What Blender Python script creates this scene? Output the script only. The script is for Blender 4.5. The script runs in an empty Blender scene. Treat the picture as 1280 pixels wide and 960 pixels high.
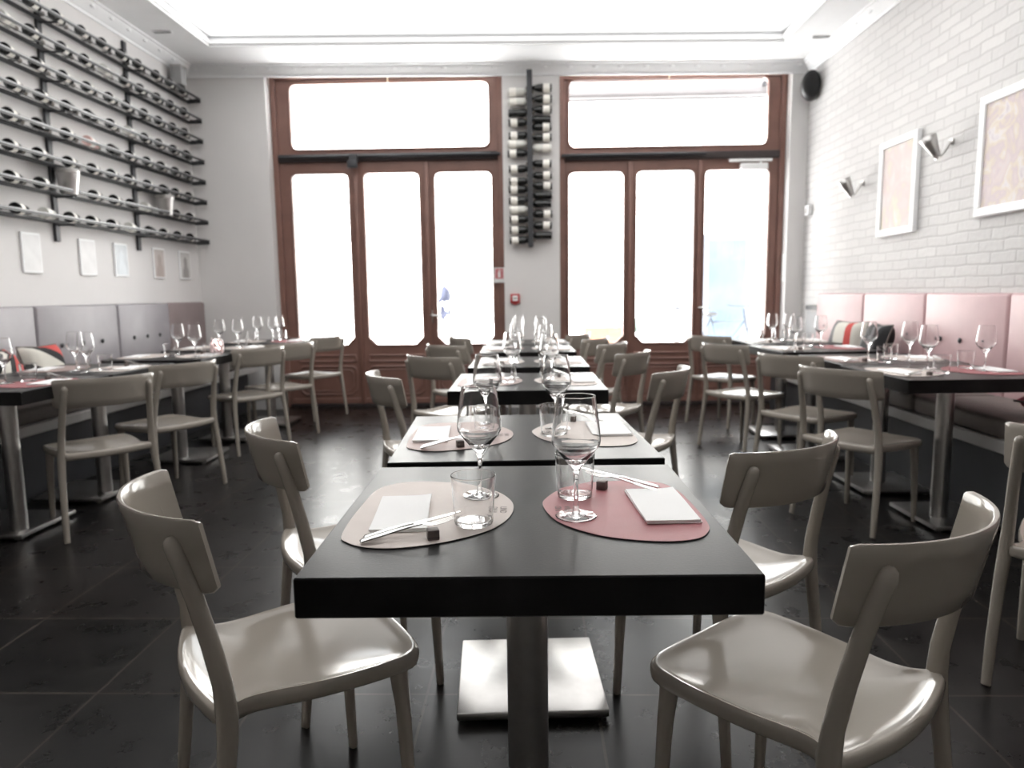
import bpy, bmesh, math, random
from mathutils import Vector, Matrix
random.seed(7)
PI = math.pi
SC = bpy.context.scene
COL = SC.collection

# ------------------------------------------------------------------ camera, sky, lights, exposure
cd = bpy.data.cameras.new('camera')
cam = bpy.data.objects.new('camera', cd)
COL.objects.link(cam)
cam.matrix_world = Matrix(((0.99957198, 0.00928131, 0.02774364, 0.0),
                           (0.02636149, 0.12546597, -0.99174763, 0.0),
                           (-0.0126856, 0.99205451, 0.1251676, 1.1431),
                           (0, 0, 0, 1)))
cd.sensor_width = 36.0
cd.lens = 889.7 / 1280 * 36.0
cd.clip_start = 0.02
cd.clip_end = 200
cd.dof.use_dof = True
cd.dof.focus_distance = 1.34
cd.dof.aperture_fstop = 4.2
SC.camera = cam

SKY_STRENGTH = 5.2
CEILING_STRENGTH = 1.75
SC.view_settings.view_transform = 'Standard'
SC.view_settings.look = 'None'
SC.view_settings.exposure = 0.42
SC.view_settings.gamma = 1.0
SC.view_settings.use_curve_mapping = False
w = bpy.data.worlds.new('overcast_sky')
SC.world = w
w.use_nodes = True
bg = w.node_tree.nodes['Background']
bg.inputs[0].default_value = (0.96, 0.985, 1.0, 1)
bg.inputs[1].default_value = SKY_STRENGTH
sl = bpy.data.lights.new('sun', 'SUN')
sl.energy = 44.0
sl.angle = math.radians(3)
so = bpy.data.objects.new('sun', sl)
COL.objects.link(so)
so.rotation_euler = Vector((0.10, 0.30, -1.0)).to_track_quat('-Z', 'Y').to_euler()
so.location = (0, -6, 12)
SC.cycles.max_bounces = 14
SC.cycles.transmission_bounces = 14
SC.cycles.transparent_max_bounces = 24
SC.cycles.glossy_bounces = 6
SC.cycles.diffuse_bounces = 5
SC.cycles.sample_clamp_indirect = 6.0
SC.cycles.blur_glossy = 0.6


# ------------------------------------------------------------------ helpers
def srgb(r, g, b):
    f = lambda c: ((c / 255 + 0.055) / 1.055) ** 2.4 if c > 10.3 else c / 255 / 12.92
    return (f(r), f(g), f(b), 1)


def mat(name, c, rough=0.5, metal=0.0, var=0.06, scale=8.0, bump=0.0, bscale=60.0, coat=0.0, spec=0.5, rvar=0.0):
    m = bpy.data.materials.new(name)
    m.use_nodes = True
    nt = m.node_tree
    b = nt.nodes['Principled BSDF']
    tc = nt.nodes.new('ShaderNodeTexCoord')
    n = nt.nodes.new('ShaderNodeTexNoise')
    n.inputs['Scale'].default_value = scale
    n.inputs['Detail'].default_value = 5
    nt.links.new(tc.outputs['Object'], n.inputs['Vector'])
    r = nt.nodes.new('ShaderNodeValToRGB')
    r.color_ramp.elements[0].position = 0.3
    r.color_ramp.elements[1].position = 0.7
    r.color_ramp.elements[0].color = tuple(max(0, x * (1 - var)) for x in c[:3]) + (1,)
    r.color_ramp.elements[1].color = tuple(min(1, x * (1 + var)) for x in c[:3]) + (1,)
    nt.links.new(n.outputs['Fac'], r.inputs['Fac'])
    nt.links.new(r.outputs['Color'], b.inputs['Base Color'])
    b.inputs['Roughness'].default_value = rough
    b.inputs['Metallic'].default_value = metal
    b.inputs['Coat Weight'].default_value = coat
    b.inputs['Coat Roughness'].default_value = 0.06
    b.inputs['Specular IOR Level'].default_value = spec
    if rvar:
        mr = nt.nodes.new('ShaderNodeMapRange')
        mr.inputs['To Min'].default_value = rough - rvar
        mr.inputs['To Max'].default_value = rough + rvar
        nt.links.new(n.outputs['Fac'], mr.inputs['Value'])
        nt.links.new(mr.outputs['Result'], b.inputs['Roughness'])
    if bump:
        n2 = nt.nodes.new('ShaderNodeTexNoise')
        n2.inputs['Scale'].default_value = bscale
        n2.inputs['Detail'].default_value = 4
        nt.links.new(tc.outputs['Object'], n2.inputs['Vector'])
        bp = nt.nodes.new('ShaderNodeBump')
        bp.inputs['Strength'].default_value = bump
        bp.inputs['Distance'].default_value = 0.004
        nt.links.new(n2.outputs['Fac'], bp.inputs['Height'])
        nt.links.new(bp.outputs['Normal'], b.inputs['Normal'])
    return m


def emission(name, c, s):
    m = bpy.data.materials.new(name)
    m.use_nodes = True
    nt = m.node_tree
    nt.nodes.clear()
    e = nt.nodes.new('ShaderNodeEmission')
    e.inputs[0].default_value = c
    e.inputs[1].default_value = s
    o = nt.nodes.new('ShaderNodeOutputMaterial')
    nt.links.new(e.outputs[0], o.inputs[0])
    return m


def clear_glass(name, tint=(1, 1, 1, 1), ior=1.45):
    m = bpy.data.materials.new(name)
    m.use_nodes = True
    b = m.node_tree.nodes['Principled BSDF']
    b.inputs['Base Color'].default_value = tint
    b.inputs['Roughness'].default_value = 0.0
    b.inputs['IOR'].default_value = ior
    b.inputs['Transmission Weight'].default_value = 1.0
    return m


def window_glass(name):
    m = bpy.data.materials.new(name)
    m.use_nodes = True
    nt = m.node_tree
    nt.nodes.clear()
    t = nt.nodes.new('ShaderNodeBsdfTransparent')
    t.inputs[0].default_value = (0.96, 0.97, 0.97, 1)
    g = nt.nodes.new('ShaderNodeBsdfGlossy')
    g.inputs['Roughness'].default_value = 0.0
    fr = nt.nodes.new('ShaderNodeFresnel')
    fr.inputs[0].default_value = 1.45
    mx = nt.nodes.new('ShaderNodeMixShader')
    o = nt.nodes.new('ShaderNodeOutputMaterial')
    nt.links.new(fr.outputs[0], mx.inputs[0])
    nt.links.new(t.outputs[0], mx.inputs[1])
    nt.links.new(g.outputs[0], mx.inputs[2])
    nt.links.new(mx.outputs[0], o.inputs[0])
    return m


class G:
    """collects shapes into one mesh"""

    def __init__(s):
        s.v = []
        s.f = []

    def add(s, vs, fs, M=None):
        o = len(s.v)
        s.v += [tuple(M @ Vector(p)) if M else tuple(p) for p in vs]
        s.f += [tuple(i + o for i in f) for f in fs]
        return s

    def box(s, x0, x1, y0, y1, z0, z1, bev=0.0, seg=2, M=None):
        bm = bmesh.new()
        bmesh.ops.create_cube(bm, size=1.0)
        for q in bm.verts:
            q.co = Vector(((x0 + x1) / 2 + q.co.x * (x1 - x0), (y0 + y1) / 2 + q.co.y * (y1 - y0), (z0 + z1) / 2 + q.co.z * (z1 - z0)))
        if bev:
            bmesh.ops.bevel(bm, geom=bm.edges[:], offset=bev, segments=seg, affect='EDGES', profile=0.5)
        bm.verts.ensure_lookup_table()
        bm.verts.index_update()
        s.add([q.co.copy() for q in bm.verts], [[q.index for q in f.verts] for f in bm.faces], M)
        bm.free()
        return s

    def lathe(s, prof, n=32, M=None, closed=False, cap=True):
        vs, fs = [], []
        m = len(prof)
        for (r, z) in prof:
            for k in range(n):
                a = 2 * PI * k / n
                vs.append((r * math.cos(a), r * math.sin(a), z))
        rng = m if closed else m - 1
        for i in range(rng):
            j = (i + 1) % m
            for k in range(n):
                l = (k + 1) % n
                fs.append((i * n + k, i * n + l, j * n + l, j * n + k))
        if cap and not closed:
            fs.append(tuple(range(n - 1, -1, -1)))
            fs.append(tuple((m - 1) * n + k for k in range(n)))
        return s.add(vs, fs, M)

    def tube(s, pts, rad, n=10, cap=True, M=None, up=(0, 0, 1)):
        """rad: number, list of numbers or list of (a,b)"""
        P = [Vector(p) for p in pts]
        if not isinstance(rad, (list, tuple)):
            rad = [rad] * len(P)
        vs, fs = [], []
        T0 = (P[1] - P[0]).normalized()
        u = Vector(up)
        if abs(T0.dot(u)) > 0.95:
            u = Vector((1, 0, 0))
        N = (u - T0 * u.dot(T0)).normalized()
        for i, p in enumerate(P):
            a = P[max(i - 1, 0)]
            b = P[min(i + 1, len(P) - 1)]
            T = (b - a).normalized()
            N = (N - T * N.dot(T)).normalized()
            B = T.cross(N)
            ra, rb = rad[i] if isinstance(rad[i], (list, tuple)) else (rad[i], rad[i])
            for k in range(n):
                t = 2 * PI * k / n
                vs.append(p + N * (math.cos(t) * ra) + B * (math.sin(t) * rb))
        for i in range(len(P) - 1):
            for k in range(n):
                l = (k + 1) % n
                fs.append((i * n + k, i * n + l, (i + 1) * n + l, (i + 1) * n + k))
        if cap:
            fs.append(tuple(range(n - 1, -1, -1)))
            fs.append(tuple((len(P) - 1) * n + k for k in range(n)))
        return s.add(vs, fs, M)

    def prism(s, loop, z0, z1, M=None):
        n = len(loop)
        vs = [(x, y, z0) for x, y in loop] + [(x, y, z1) for x, y in loop]
        fs = [tuple(range(n - 1, -1, -1)), tuple(range(n, 2 * n))]
        fs += [(k, (k + 1) % n, n + (k + 1) % n, n + k) for k in range(n)]
        return s.add(vs, fs, M)

    def ball(s, c, r, n=16, m=10, M=None):
        rx, ry, rz = r if isinstance(r, (list, tuple)) else (r, r, r)
        vs = [(c[0], c[1], c[2] - rz)]
        for i in range(1, m):
            a = -PI / 2 + PI * i / m
            for k in range(n):
                t = 2 * PI * k / n
                vs.append((c[0] + rx * math.cos(a) * math.cos(t), c[1] + ry * math.cos(a) * math.sin(t), c[2] + rz * math.sin(a)))
        vs.append((c[0], c[1], c[2] + rz))
        fs = []
        for k in range(n):
            fs.append((0, 1 + (k + 1) % n, 1 + k))
        for i in range(m - 2):
            for k in range(n):
                l = (k + 1) % n
                fs.append((1 + i * n + k, 1 + i * n + l, 1 + (i + 1) * n + l, 1 + (i + 1) * n + k))
        L = len(vs) - 1
        o = 1 + (m - 2) * n
        for k in range(n):
            fs.append((L, o + k, o + (k + 1) % n))
        return s.add(vs, fs, M)

    def build(s, name, m, parent=None, smooth=35, loc=None):
        me = bpy.data.meshes.new(name)
        me.from_pydata([tuple(p) for p in s.v], [], s.f)
        bm = bmesh.new()
        bm.from_mesh(me)
        bmesh.ops.remove_doubles(bm, verts=bm.verts[:], dist=2e-6)
        bmesh.ops.recalc_face_normals(bm, faces=bm.faces[:])
        bm.to_mesh(me)
        bm.free()
        if smooth:
            me.polygons.foreach_set('use_smooth', [True] * len(me.polygons))
            me.set_sharp_from_angle(angle=math.radians(smooth))
        me.materials.append(m)
        o = bpy.data.objects.new(name, me)
        COL.objects.link(o)
        if parent:
            o.parent = parent
        if loc:
            o.location = loc
        return o


def tag(o, label=None, cat=None, group=None, kind=None):
    if label: o['label'] = label
    if cat: o['category'] = cat
    if group: o['group'] = group
    if kind: o['kind'] = kind
    return o


def empty(name, loc=(0, 0, 0), rz=0.0):
    o = bpy.data.objects.new(name, None)
    o.empty_display_size = 0.05
    COL.objects.link(o)
    o.location = loc
    o.rotation_euler = (0, 0, rz)
    return o


KIDS = {}


def copy_tree(o, parent=None):
    c = o.copy()
    COL.objects.link(c)
    if parent is not None:
        c.parent = parent
    kids = KIDS.get(o.name)
    if kids is None:
        kids = list(o.children)
        KIDS[o.name] = kids
    for ch in kids:
        copy_tree(ch, c)
    return c


class Proto:
    """first use moves the original, later uses copy it with its parts"""

    def __init__(s, root):
        s.root = root
        s.used = False

    def put(s, loc, rz=0.0, label=None, cat=None, group=None, rot=None, scale=None):
        if s.used:
            o = copy_tree(s.root)
        else:
            o = s.root
            KIDS[o.name] = list(o.children)
            s.used = True
        o.location = loc
        o.rotation_euler = rot if rot else (0, 0, rz)
        if scale:
            o.scale = scale
        tag(o, label, cat, group)
        return o


ORD = ['first', 'second', 'third', 'fourth', 'fifth', 'sixth', 'seventh', 'eighth', 'ninth', 'tenth', 'eleventh', 'twelfth',
       'thirteenth', 'fourteenth', 'fifteenth']


def catmull(P, k=4):
    n = len(P)
    out = []
    for i in range(n):
        p0, p1, p2, p3 = [Vector(P[(i + d) % n]) for d in (-1, 0, 1, 2)]
        for j in range(k):
            t = j / k
            q = 0.5 * ((2 * p1) + (p2 - p0) * t + (2 * p0 - 5 * p1 + 4 * p2 - p3) * t * t + (-p0 + 3 * p1 - 3 * p2 + p3) * t ** 3)
            out.append((q.x, q.y))
    return out


# ------------------------------------------------------------------ materials
M = {}
M['wall_grey'] = mat('grey_painted_plaster', srgb(212, 210, 209), 0.75, var=0.02, scale=3, bump=0.15, bscale=90)
M['white'] = mat('white_paint', (0.92, 0.93, 0.94, 1), 0.6, var=0.015)
M['wood'] = mat('brown_stained_wood', srgb(120, 87, 77), 0.42, var=0.12, scale=5, bump=0.12, bscale=40)
M['dark_wood'] = mat('dark_transom_bar', srgb(52, 44, 44), 0.45, var=0.1)
M['chair'] = mat('glossy_taupe_plastic', srgb(150, 143, 134), 0.14, var=0.012, scale=4, spec=0.55)
M['table'] = mat('charcoal_laminate', (0.0125, 0.012, 0.012, 1), 0.34, var=0.4, scale=6, bump=0.05, bscale=200, rvar=0.05, spec=0.09)
M['steel'] = mat('brushed_steel', (0.50, 0.49, 0.48, 1), 0.30, metal=1.0, var=0.05, scale=30)
M['polished'] = mat('polished_cutlery_steel', (0.78, 0.77, 0.75, 1), 0.12, metal=1.0, var=0.03)
M['iron'] = mat('dark_grey_iron', srgb(54, 55, 58), 0.45, metal=0.3, var=0.12)
M['rail'] = mat('grey_shelf_metal', srgb(150, 150, 152), 0.4, metal=0.4, var=0.08)
M['black'] = mat('black_plastic', (0.012, 0.012, 0.013, 1), 0.4, var=0.1)
M['beige'] = mat('taupe_leather_mat', srgb(196, 186, 180), 0.6, var=0.03, scale=20, bump=0.2, bscale=500)
M['pinkmat'] = mat('rose_leather_mat', srgb(158, 96, 100), 0.55, var=0.04, scale=20, bump=0.2, bscale=500)
M['mauve'] = mat('mauve_leather_mat', srgb(164, 144, 139), 0.55, var=0.04, scale=20, bump=0.2, bscale=500)
M['paper'] = mat('white_paper_napkin', (0.88, 0.88, 0.88, 1), 0.85, var=0.01, bump=0.1, bscale=300)
M['cube'] = mat('taupe_leather_cube', srgb(104, 94, 90), 0.5, var=0.06)
M['glass'] = clear_glass('clear_drinking_glass')
M['pane'] = window_glass('window_glass')
M['bottle'] = mat('dark_bottle_glass', (0.006, 0.007, 0.007, 1), 0.12, var=0.3, coat=0.3)
M['clearbottle'] = mat('pale_bottle_glass', srgb(206, 206, 200), 0.1, var=0.08)
M['pinkbottle'] = mat('rose_wine_bottle', srgb(226, 190, 184), 0.12, var=0.08)
M['label'] = mat('cream_bottle_label', srgb(232, 229, 222), 0.7, var=0.06, scale=40)
M['capsule'] = mat('bottle_capsule_foil', srgb(120, 112, 104), 0.35, metal=0.4, var=0.3, scale=3)
M['grey_uph'] = mat('grey_leatherette', srgb(142, 138, 142), 0.42, var=0.06, scale=6, bump=0.12, bscale=250)
M['mauve_uph'] = mat('mauve_grey_leatherette', srgb(132, 118, 118), 0.42, var=0.06, scale=6, bump=0.12, bscale=250)
M['pink_uph'] = mat('pale_pink_leatherette', srgb(196, 164, 166), 0.42, var=0.05, scale=6, bump=0.12, bscale=250)
M['seat_uph'] = mat('grey_brown_seat_fabric', srgb(104, 96, 92), 0.6, var=0.1, scale=10, bump=0.2, bscale=120)
M['board'] = mat('pale_grey_board', srgb(172, 170, 168), 0.5, var=0.05)
M['plinth'] = mat('charcoal_plinth', srgb(46, 48, 52), 0.6, var=0.1)
M['grey_door'] = mat('grey_metal_cover', srgb(150, 150, 152), 0.5, var=0.04)
M['red'] = mat('red_plastic', srgb(170, 46, 50), 0.4, var=0.05)
M['white_plastic'] = mat('white_plastic', (0.8, 0.8, 0.8, 1), 0.35, var=0.02)
M['brass'] = mat('pale_brass', srgb(205, 190, 165), 0.3, metal=0.8, var=0.05)
M['ink'] = mat('dark_print', srgb(96, 88, 84), 0.6, var=0.05)


def floor_material():
    m = bpy.data.materials.new('dark_slate_tiles')
    m.use_nodes = True
    nt = m.node_tree
    b = nt.nodes['Principled BSDF']
    b.inputs['Specular IOR Level'].default_value = 0.30
    tc = nt.nodes.new('ShaderNodeTexCoord')
    mp = nt.nodes.new('ShaderNodeMapping')
    mp.inputs['Location'].default_value = (0.31, 0.02, 0)
    nt.links.new(tc.outputs['Object'], mp.inputs['Vector'])
    br = nt.nodes.new('ShaderNodeTexBrick')
    br.offset = 0.0
    br.inputs['Scale'].default_value = 1.0
    br.inputs['Mortar Size'].default_value = 0.004
    br.inputs['Mortar Smooth'].default_value = 0.1
    br.inputs['Brick Width'].default_value = 0.485
    br.inputs['Row Height'].default_value = 0.485
    br.inputs['Color1'].default_value = (0.005, 0.005, 0.005, 1)
    br.inputs['Color2'].default_value = (0.0085, 0.0075, 0.0072, 1)
    br.inputs['Mortar'].default_value = (0.036, 0.030, 0.025, 1)
    nt.links.new(mp.outputs[0], br.inputs['Vector'])
    n = nt.nodes.new('ShaderNodeTexNoise')
    n.inputs['Scale'].default_value = 7
    n.inputs['Detail'].default_value = 8
    n.inputs['Roughness'].default_value = 0.65
    nt.links.new(tc.outputs['Object'], n.inputs['Vector'])
    r = nt.nodes.new('ShaderNodeValToRGB')
    r.color_ramp.elements[0].position = 0.35
    r.color_ramp.elements[0].color = (0.6, 0.6, 0.62, 1)
    r.color_ramp.elements[1].position = 0.72
    r.color_ramp.elements[1].color = (1.7, 1.6, 1.55, 1)
    nt.links.new(n.outputs['Fac'], r.inputs['Fac'])
    mx = nt.nodes.new('ShaderNodeMix')
    mx.data_type = 'RGBA'
    mx.blend_type = 'MULTIPLY'
    mx.inputs['Factor'].default_value = 1
    nt.links.new(br.outputs['Color'], mx.inputs[6])
    nt.links.new(r.outputs['Color'], mx.inputs[7])
    nt.links.new(mx.outputs[2], b.inputs['Base Color'])
    mr = nt.nodes.new('ShaderNodeMapRange')
    mr.inputs['To Min'].default_value = 0.20
    mr.inputs['To Max'].default_value = 0.38
    nt.links.new(n.outputs['Fac'], mr.inputs['Value'])
    nt.links.new(mr.outputs[0], b.inputs['Roughness'])
    ad = nt.nodes.new('ShaderNodeMath')
    ad.operation = 'MULTIPLY_ADD'
    ad.inputs[1].default_value = -1.5
    nt.links.new(br.outputs['Fac'], ad.inputs[0])
    nt.links.new(n.outputs['Fac'], ad.inputs[2])
    bp = nt.nodes.new('ShaderNodeBump')
    bp.inputs['Strength'].default_value = 0.09
    bp.inputs['Distance'].default_value = 0.003
    nt.links.new(ad.outputs[0], bp.inputs['Height'])
    nt.links.new(bp.outputs[0], b.inputs['Normal'])
    return m


def brick_material():
    m = bpy.data.materials.new('white_painted_brick')
    m.use_nodes = True
    nt = m.node_tree
    b = nt.nodes['Principled BSDF']
    b.inputs['Roughness'].default_value = 0.7
    tc = nt.nodes.new('ShaderNodeTexCoord')
    sx = nt.nodes.new('ShaderNodeSeparateXYZ')
    cx = nt.nodes.new('ShaderNodeCombineXYZ')
    nt.links.new(tc.outputs['Object'], sx.inputs[0])
    nt.links.new(sx.outputs['Y'], cx.inputs['X'])
    nt.links.new(sx.outputs['Z'], cx.inputs['Y'])
    nz = nt.nodes.new('ShaderNodeTexNoise')
    nz.inputs['Scale'].default_value = 6
    nt.links.new(tc.outputs['Object'], nz.inputs['Vector'])
    vm = nt.nodes.new('ShaderNodeVectorMath')
    vm.operation = 'MULTIPLY_ADD'
    vm.inputs[1].default_value = (0.02, 0.02, 0)
    nt.links.new(nz.outputs['Color'], vm.inputs[0])
    nt.links.new(cx.outputs[0], vm.inputs[2])
    br = nt.nodes.new('ShaderNodeTexBrick')
    br.inputs['Scale'].default_value = 1.0
    br.inputs['Mortar Size'].default_value = 0.008
    br.inputs['Mortar Smooth'].default_value = 0.5
    br.inputs['Brick Width'].default_value = 0.225
    br.inputs['Row Height'].default_value = 0.068
    br.inputs['Color1'].default_value = (0.60, 0.59, 0.58, 1)
    br.inputs['Color2'].default_value = (0.55, 0.54, 0.535, 1)
    br.inputs['Mortar'].default_value = (0.49, 0.48, 0.475, 1)
    nt.links.new(vm.outputs[0], br.inputs['Vector'])
    nt.links.new(br.outputs['Color'], b.inputs['Base Color'])
    n = nt.nodes.new('ShaderNodeTexNoise')
    n.inputs['Scale'].default_value = 30
    n.inputs['Detail'].default_value = 6
    nt.links.new(tc.outputs['Object'], n.inputs['Vector'])
    ad = nt.nodes.new('ShaderNodeMath')
    ad.operation = 'MULTIPLY_ADD'
    ad.inputs[1].default_value = -1.3
    nt.links.new(br.outputs['Fac'], ad.inputs[0])
    nt.links.new(n.outputs['Fac'], ad.inputs[2])
    bp = nt.nodes.new('ShaderNodeBump')
    bp.inputs['Strength'].default_value = 0.4
    bp.inputs['Distance'].default_value = 0.008
    nt.links.new(ad.outputs[0], bp.inputs['Height'])
    nt.links.new(bp.outputs[0], b.inputs['Normal'])
    return m


def art_material(name, cols, scale):
    m = bpy.data.materials.new(name)
    m.use_nodes = True
    nt = m.node_tree
    b = nt.nodes['Principled BSDF']
    b.inputs['Roughness'].default_value = 0.6
    tc = nt.nodes.new('ShaderNodeTexCoord')
    v = nt.nodes.new('ShaderNodeTexVoronoi')
    v.inputs['Scale'].default_value = scale
    n = nt.nodes.new('ShaderNodeTexNoise')
    n.inputs['Scale'].default_value = scale * 0.6
    n.inputs['Detail'].default_value = 8
    n.inputs['Distortion'].default_value = 1.5
    nt.links.new(tc.outputs['Object'], n.inputs['Vector'])
    nt.links.new(n.outputs['Color'], v.inputs['Vector'])
    r = nt.nodes.new('ShaderNodeValToRGB')
    els = r.color_ramp.elements
    els[0].color = cols[0]
    els[1].color = cols[-1]
    els[0].position = 0.3
    els[1].position = 0.72
    for i, c in enumerate(cols[1:-1]):
        e = els.new(0.3 + 0.42 * (i + 1) / (len(cols) - 1))
        e.color = c
    nt.links.new(n.outputs['Fac'], r.inputs['Fac'])
    nt.links.new(r.outputs['Color'], b.inputs['Base Color'])
    return m


# ------------------------------------------------------------------ the room
XL, XR, YW, YD, YF = -3.33, 2.67, 7.15, 7.30, -2.6       # side walls, window wall, door plane, wall behind
def ztop(x): return 3.30 - 0.0135 * (x + 3.33)            # the ceiling line falls a little to the right


def slab(name, x0, x1, y0, y1, dz, thick, m, extra=None):
    g = G()
    vs = [(x0, y0, ztop(x0) + dz), (x1, y0, ztop(x1) + dz), (x1, y1, ztop(x1) + dz), (x0, y1, ztop(x0) + dz)]
    vs += [(x, y, z + thick) for x, y, z in vs]
    g.add(vs, [(3, 2, 1, 0), (4, 5, 6, 7), (0, 1, 5, 4), (1, 2, 6, 5), (2, 3, 7, 6), (3, 0, 4, 7)])
    return g


fl = G().box(XL - 0.2, XR + 0.2, YF - 0.2, YD + 0.1, -0.12, 0.0).build('floor', floor_material(), smooth=0)
tag(fl, 'dark slate tiled floor', 'floor', kind='structure')
tag(G().box(XL - 0.2, XL, YF - 0.2, YD + 0.25, -0.1, 3.75).build('wall_left', M['wall_grey'], smooth=0), 'grey plaster wall behind the bottle shelves', 'wall', kind='structure')
tag(G().box(XR, XR + 0.2, YF - 0.2, YD + 0.25, -0.1, 3.75).build('wall_right', brick_material(), smooth=0), 'white painted brick wall on the right', 'wall', kind='structure')
tag(G().box(XL, XR, YF - 0.2, YF, 0, 3.75).build('wall_front', mat('pale_rear_wall', srgb(222, 218, 214), 0.7), smooth=0), 'wall behind the camera', 'wall', kind='structure')
g = G()
g.box(XL, -2.566, YW, YD + 0.25, 0, 3.6)
g.box(-0.262, 0.291, YW, YD + 0.25, 0, 3.6)
g.box(2.507, XR, YW, YD + 0.25, 0, 3.6)
g.box(-2.566, -0.262, YW + 0.0, YD + 0.25, 3.315, 3.6)
g.box(0.291, 2.507, YW + 0.0, YD + 0.25, 3.262, 3.6)
tag(g.build('wall_back', M['wall_grey'], smooth=0), 'grey window wall with a pillar between the two glazed doors', 'wall', kind='structure')

# ceiling: soffit ring round a raised field that glows in place of cove light
RX0, RX1, RY0, RY1 = -2.86, 2.24, 1.3, 6.6
g = G()
for a in ((XL, RX0, YF, YD), (RX1, XR, YF, YD), (RX0, RX1, RY1, YD), (RX0, RX1, YF, RY0)):
    q = slab('', *a, 0.065, 0.3, None)
    g.add(q.v, q.f)
q = slab('', XL - 0.2, XR + 0.2, YF - 0.2, YD + 0.25, 0.37, 0.1, None)
g.add(q.v, q.f)
tag(g.build('ceiling', M['white'], smooth=0), 'white ceiling soffit around the lit recess', 'ceiling', kind='structure')
# stepped moulding inside the recess
g = G()
for (ins, z0, z1) in ((0.0, 0.065, 0.10), (0.018, 0.085, 0.125), (0.0, 0.12, 0.15), (0.03, 0.145, 0.17)):
    for a in ((RX0 - .01, RX0 + 0.02 + ins, RY0, RY1), (RX1 - 0.02 - ins, RX1 + .01, RY0, RY1), (RX0, RX1, RY1 - 0.02 - ins, RY1 + .01), (RX0, RX1, RY0 - .01, RY0 + 0.02 + ins)):
        q = slab('', *a, z0, z1 - z0, None)
        g.add(q.v, q.f)
tag(g.build('trim_1', M['white'], smooth=0), 'white stepped moulding round the ceiling recess', 'moulding', kind='structure')
cl = slab('', RX0 + 0.03, RX1 - 0.03, RY0 + 0.03, RY1 - 0.03, 0.19, 0.02, None).build('ceiling_glow', emission('cove_glow_stand_in', (1.0, 0.985, 0.965, 1), CEILING_STRENGTH), smooth=0)  # added emissive sheet, stands in for cove lighting on the recess ceiling
tag(cl, 'large glowing white panel standing in for cove light in the ceiling recess', 'ceiling glow')
# crown moulding with little ornaments
CR = [(0.0, -0.035), (0.012, -0.035), (0.016, -0.015), (0.03, -0.008), (0.05, 0.018), (0.075, 0.034), (0.082, 0.048), (0.10, 0.05), (0.10, 0.066), (0.0, 0.066)]


def crown(pa, pb, nrm, k, spacing):
    g = G()
    vs = []
    for (x, y) in (pa, pb):
        for (o, z) in CR:
            vs.append((x + nrm[0] * o, y + nrm[1] * o, ztop(x) + z))
    n = len(CR)
    g.add(vs, [(i, (i + 1) % n, n + (i + 1) % n, n + i) for i in range(n)] + [tuple(range(n)), tuple(range(2 * n - 1, n - 1, -1))])
    L = math.dist(pa, pb)
    c = int(L / spacing)
    for i in range(c):
        t = (i + 0.5) / c
        x = pa[0] + (pb[0] - pa[0]) * t + nrm[0] * 0.066
        y = pa[1] + (pb[1] - pa[1]) * t + nrm[1] * 0.066
        g.ball((x, y, ztop(x) + 0.028), (0.03 if nrm[1] else 0.012, 0.03 if nrm[0] else 0.012, 0.014), 8, 6)
    return tag(g.build('trim_%d' % k, M['white']), 'white crown moulding along the ' + {2: 'left wall', 3: 'window wall', 4: 'brick wall'}[k], 'moulding', kind='structure')


crown((XL, YF), (XL, YW), (1, 0), 2, 0.24)
crown((XL, YW), (XR, YW), (0, -1), 3, 0.24)
crown((XR, YF), (XR, YW), (-1, 0), 4, 0.24)
for (x, y, nm) in ((-3.06, 6.2, 'left'), (2.49, 6.45, 'right')):
    g = G()
    z = ztop(x) + 0.06
    g.box(x - 0.08, x + 0.08, y - 0.016, y + 0.016, z - 0.004, z + 0.004, 0.002, 1)
    r = empty('air_vent', (0, 0, 0))
    g.build('vent_frame', M['white'], r)
    G().box(x - 0.07, x + 0.07, y - 0.009, y + 0.009, z - 0.006, z - 0.0041).build('vent_slot', M['iron'], r)
    tag(r, 'slim slot air vent in the ceiling soffit near the %s wall' % nm, 'air vent', 'ceiling slot vents')
g = G().box(XL, XL + 0.012, YF, YW, 0, 0.09, 0.003, 1)
tag(g.build('baseboard_left', M['plinth']), 'dark baseboard on the left wall', 'baseboard', kind='structure')


# ------------------------------------------------------------------ glazed doors
def rounded(x0, x1, z0, z1, rt, rb, chamfer=False, k=6):
    """loop counter-clockwise from lower left; chamfer: stepped lower corners"""
    out = []

    def arc(cx, cz, r, a0):
        for i in range(k + 1):
            a = a0 + (PI / 2) * i / k
            out.append((cx + r * math.cos(a), cz + r * math.sin(a)))

    def cham(cx, cz, r, a0):   # cut corner, same number of points
        p = (cx + r * math.cos(a0), cz + r * math.sin(a0))
        q = (cx + r * math.cos(a0 + PI / 2), cz + r * math.sin(a0 + PI / 2))
        for i in range(k + 1):
            t = i / k
            out.append((p[0] + (q[0] - p[0]) * t, p[1] + (q[1] - p[1]) * t))
    (cham if chamfer else arc)(x0 + rb, z0 + rb, rb, PI)
    (cham if chamfer else arc)(x1 - rb, z0 + rb, rb, 1.5 * PI)
    arc(x1 - rt, z1 - rt, rt, 0)
    arc(x0 + rt, z1 - rt, rt, PI / 2)
    return out


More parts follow.
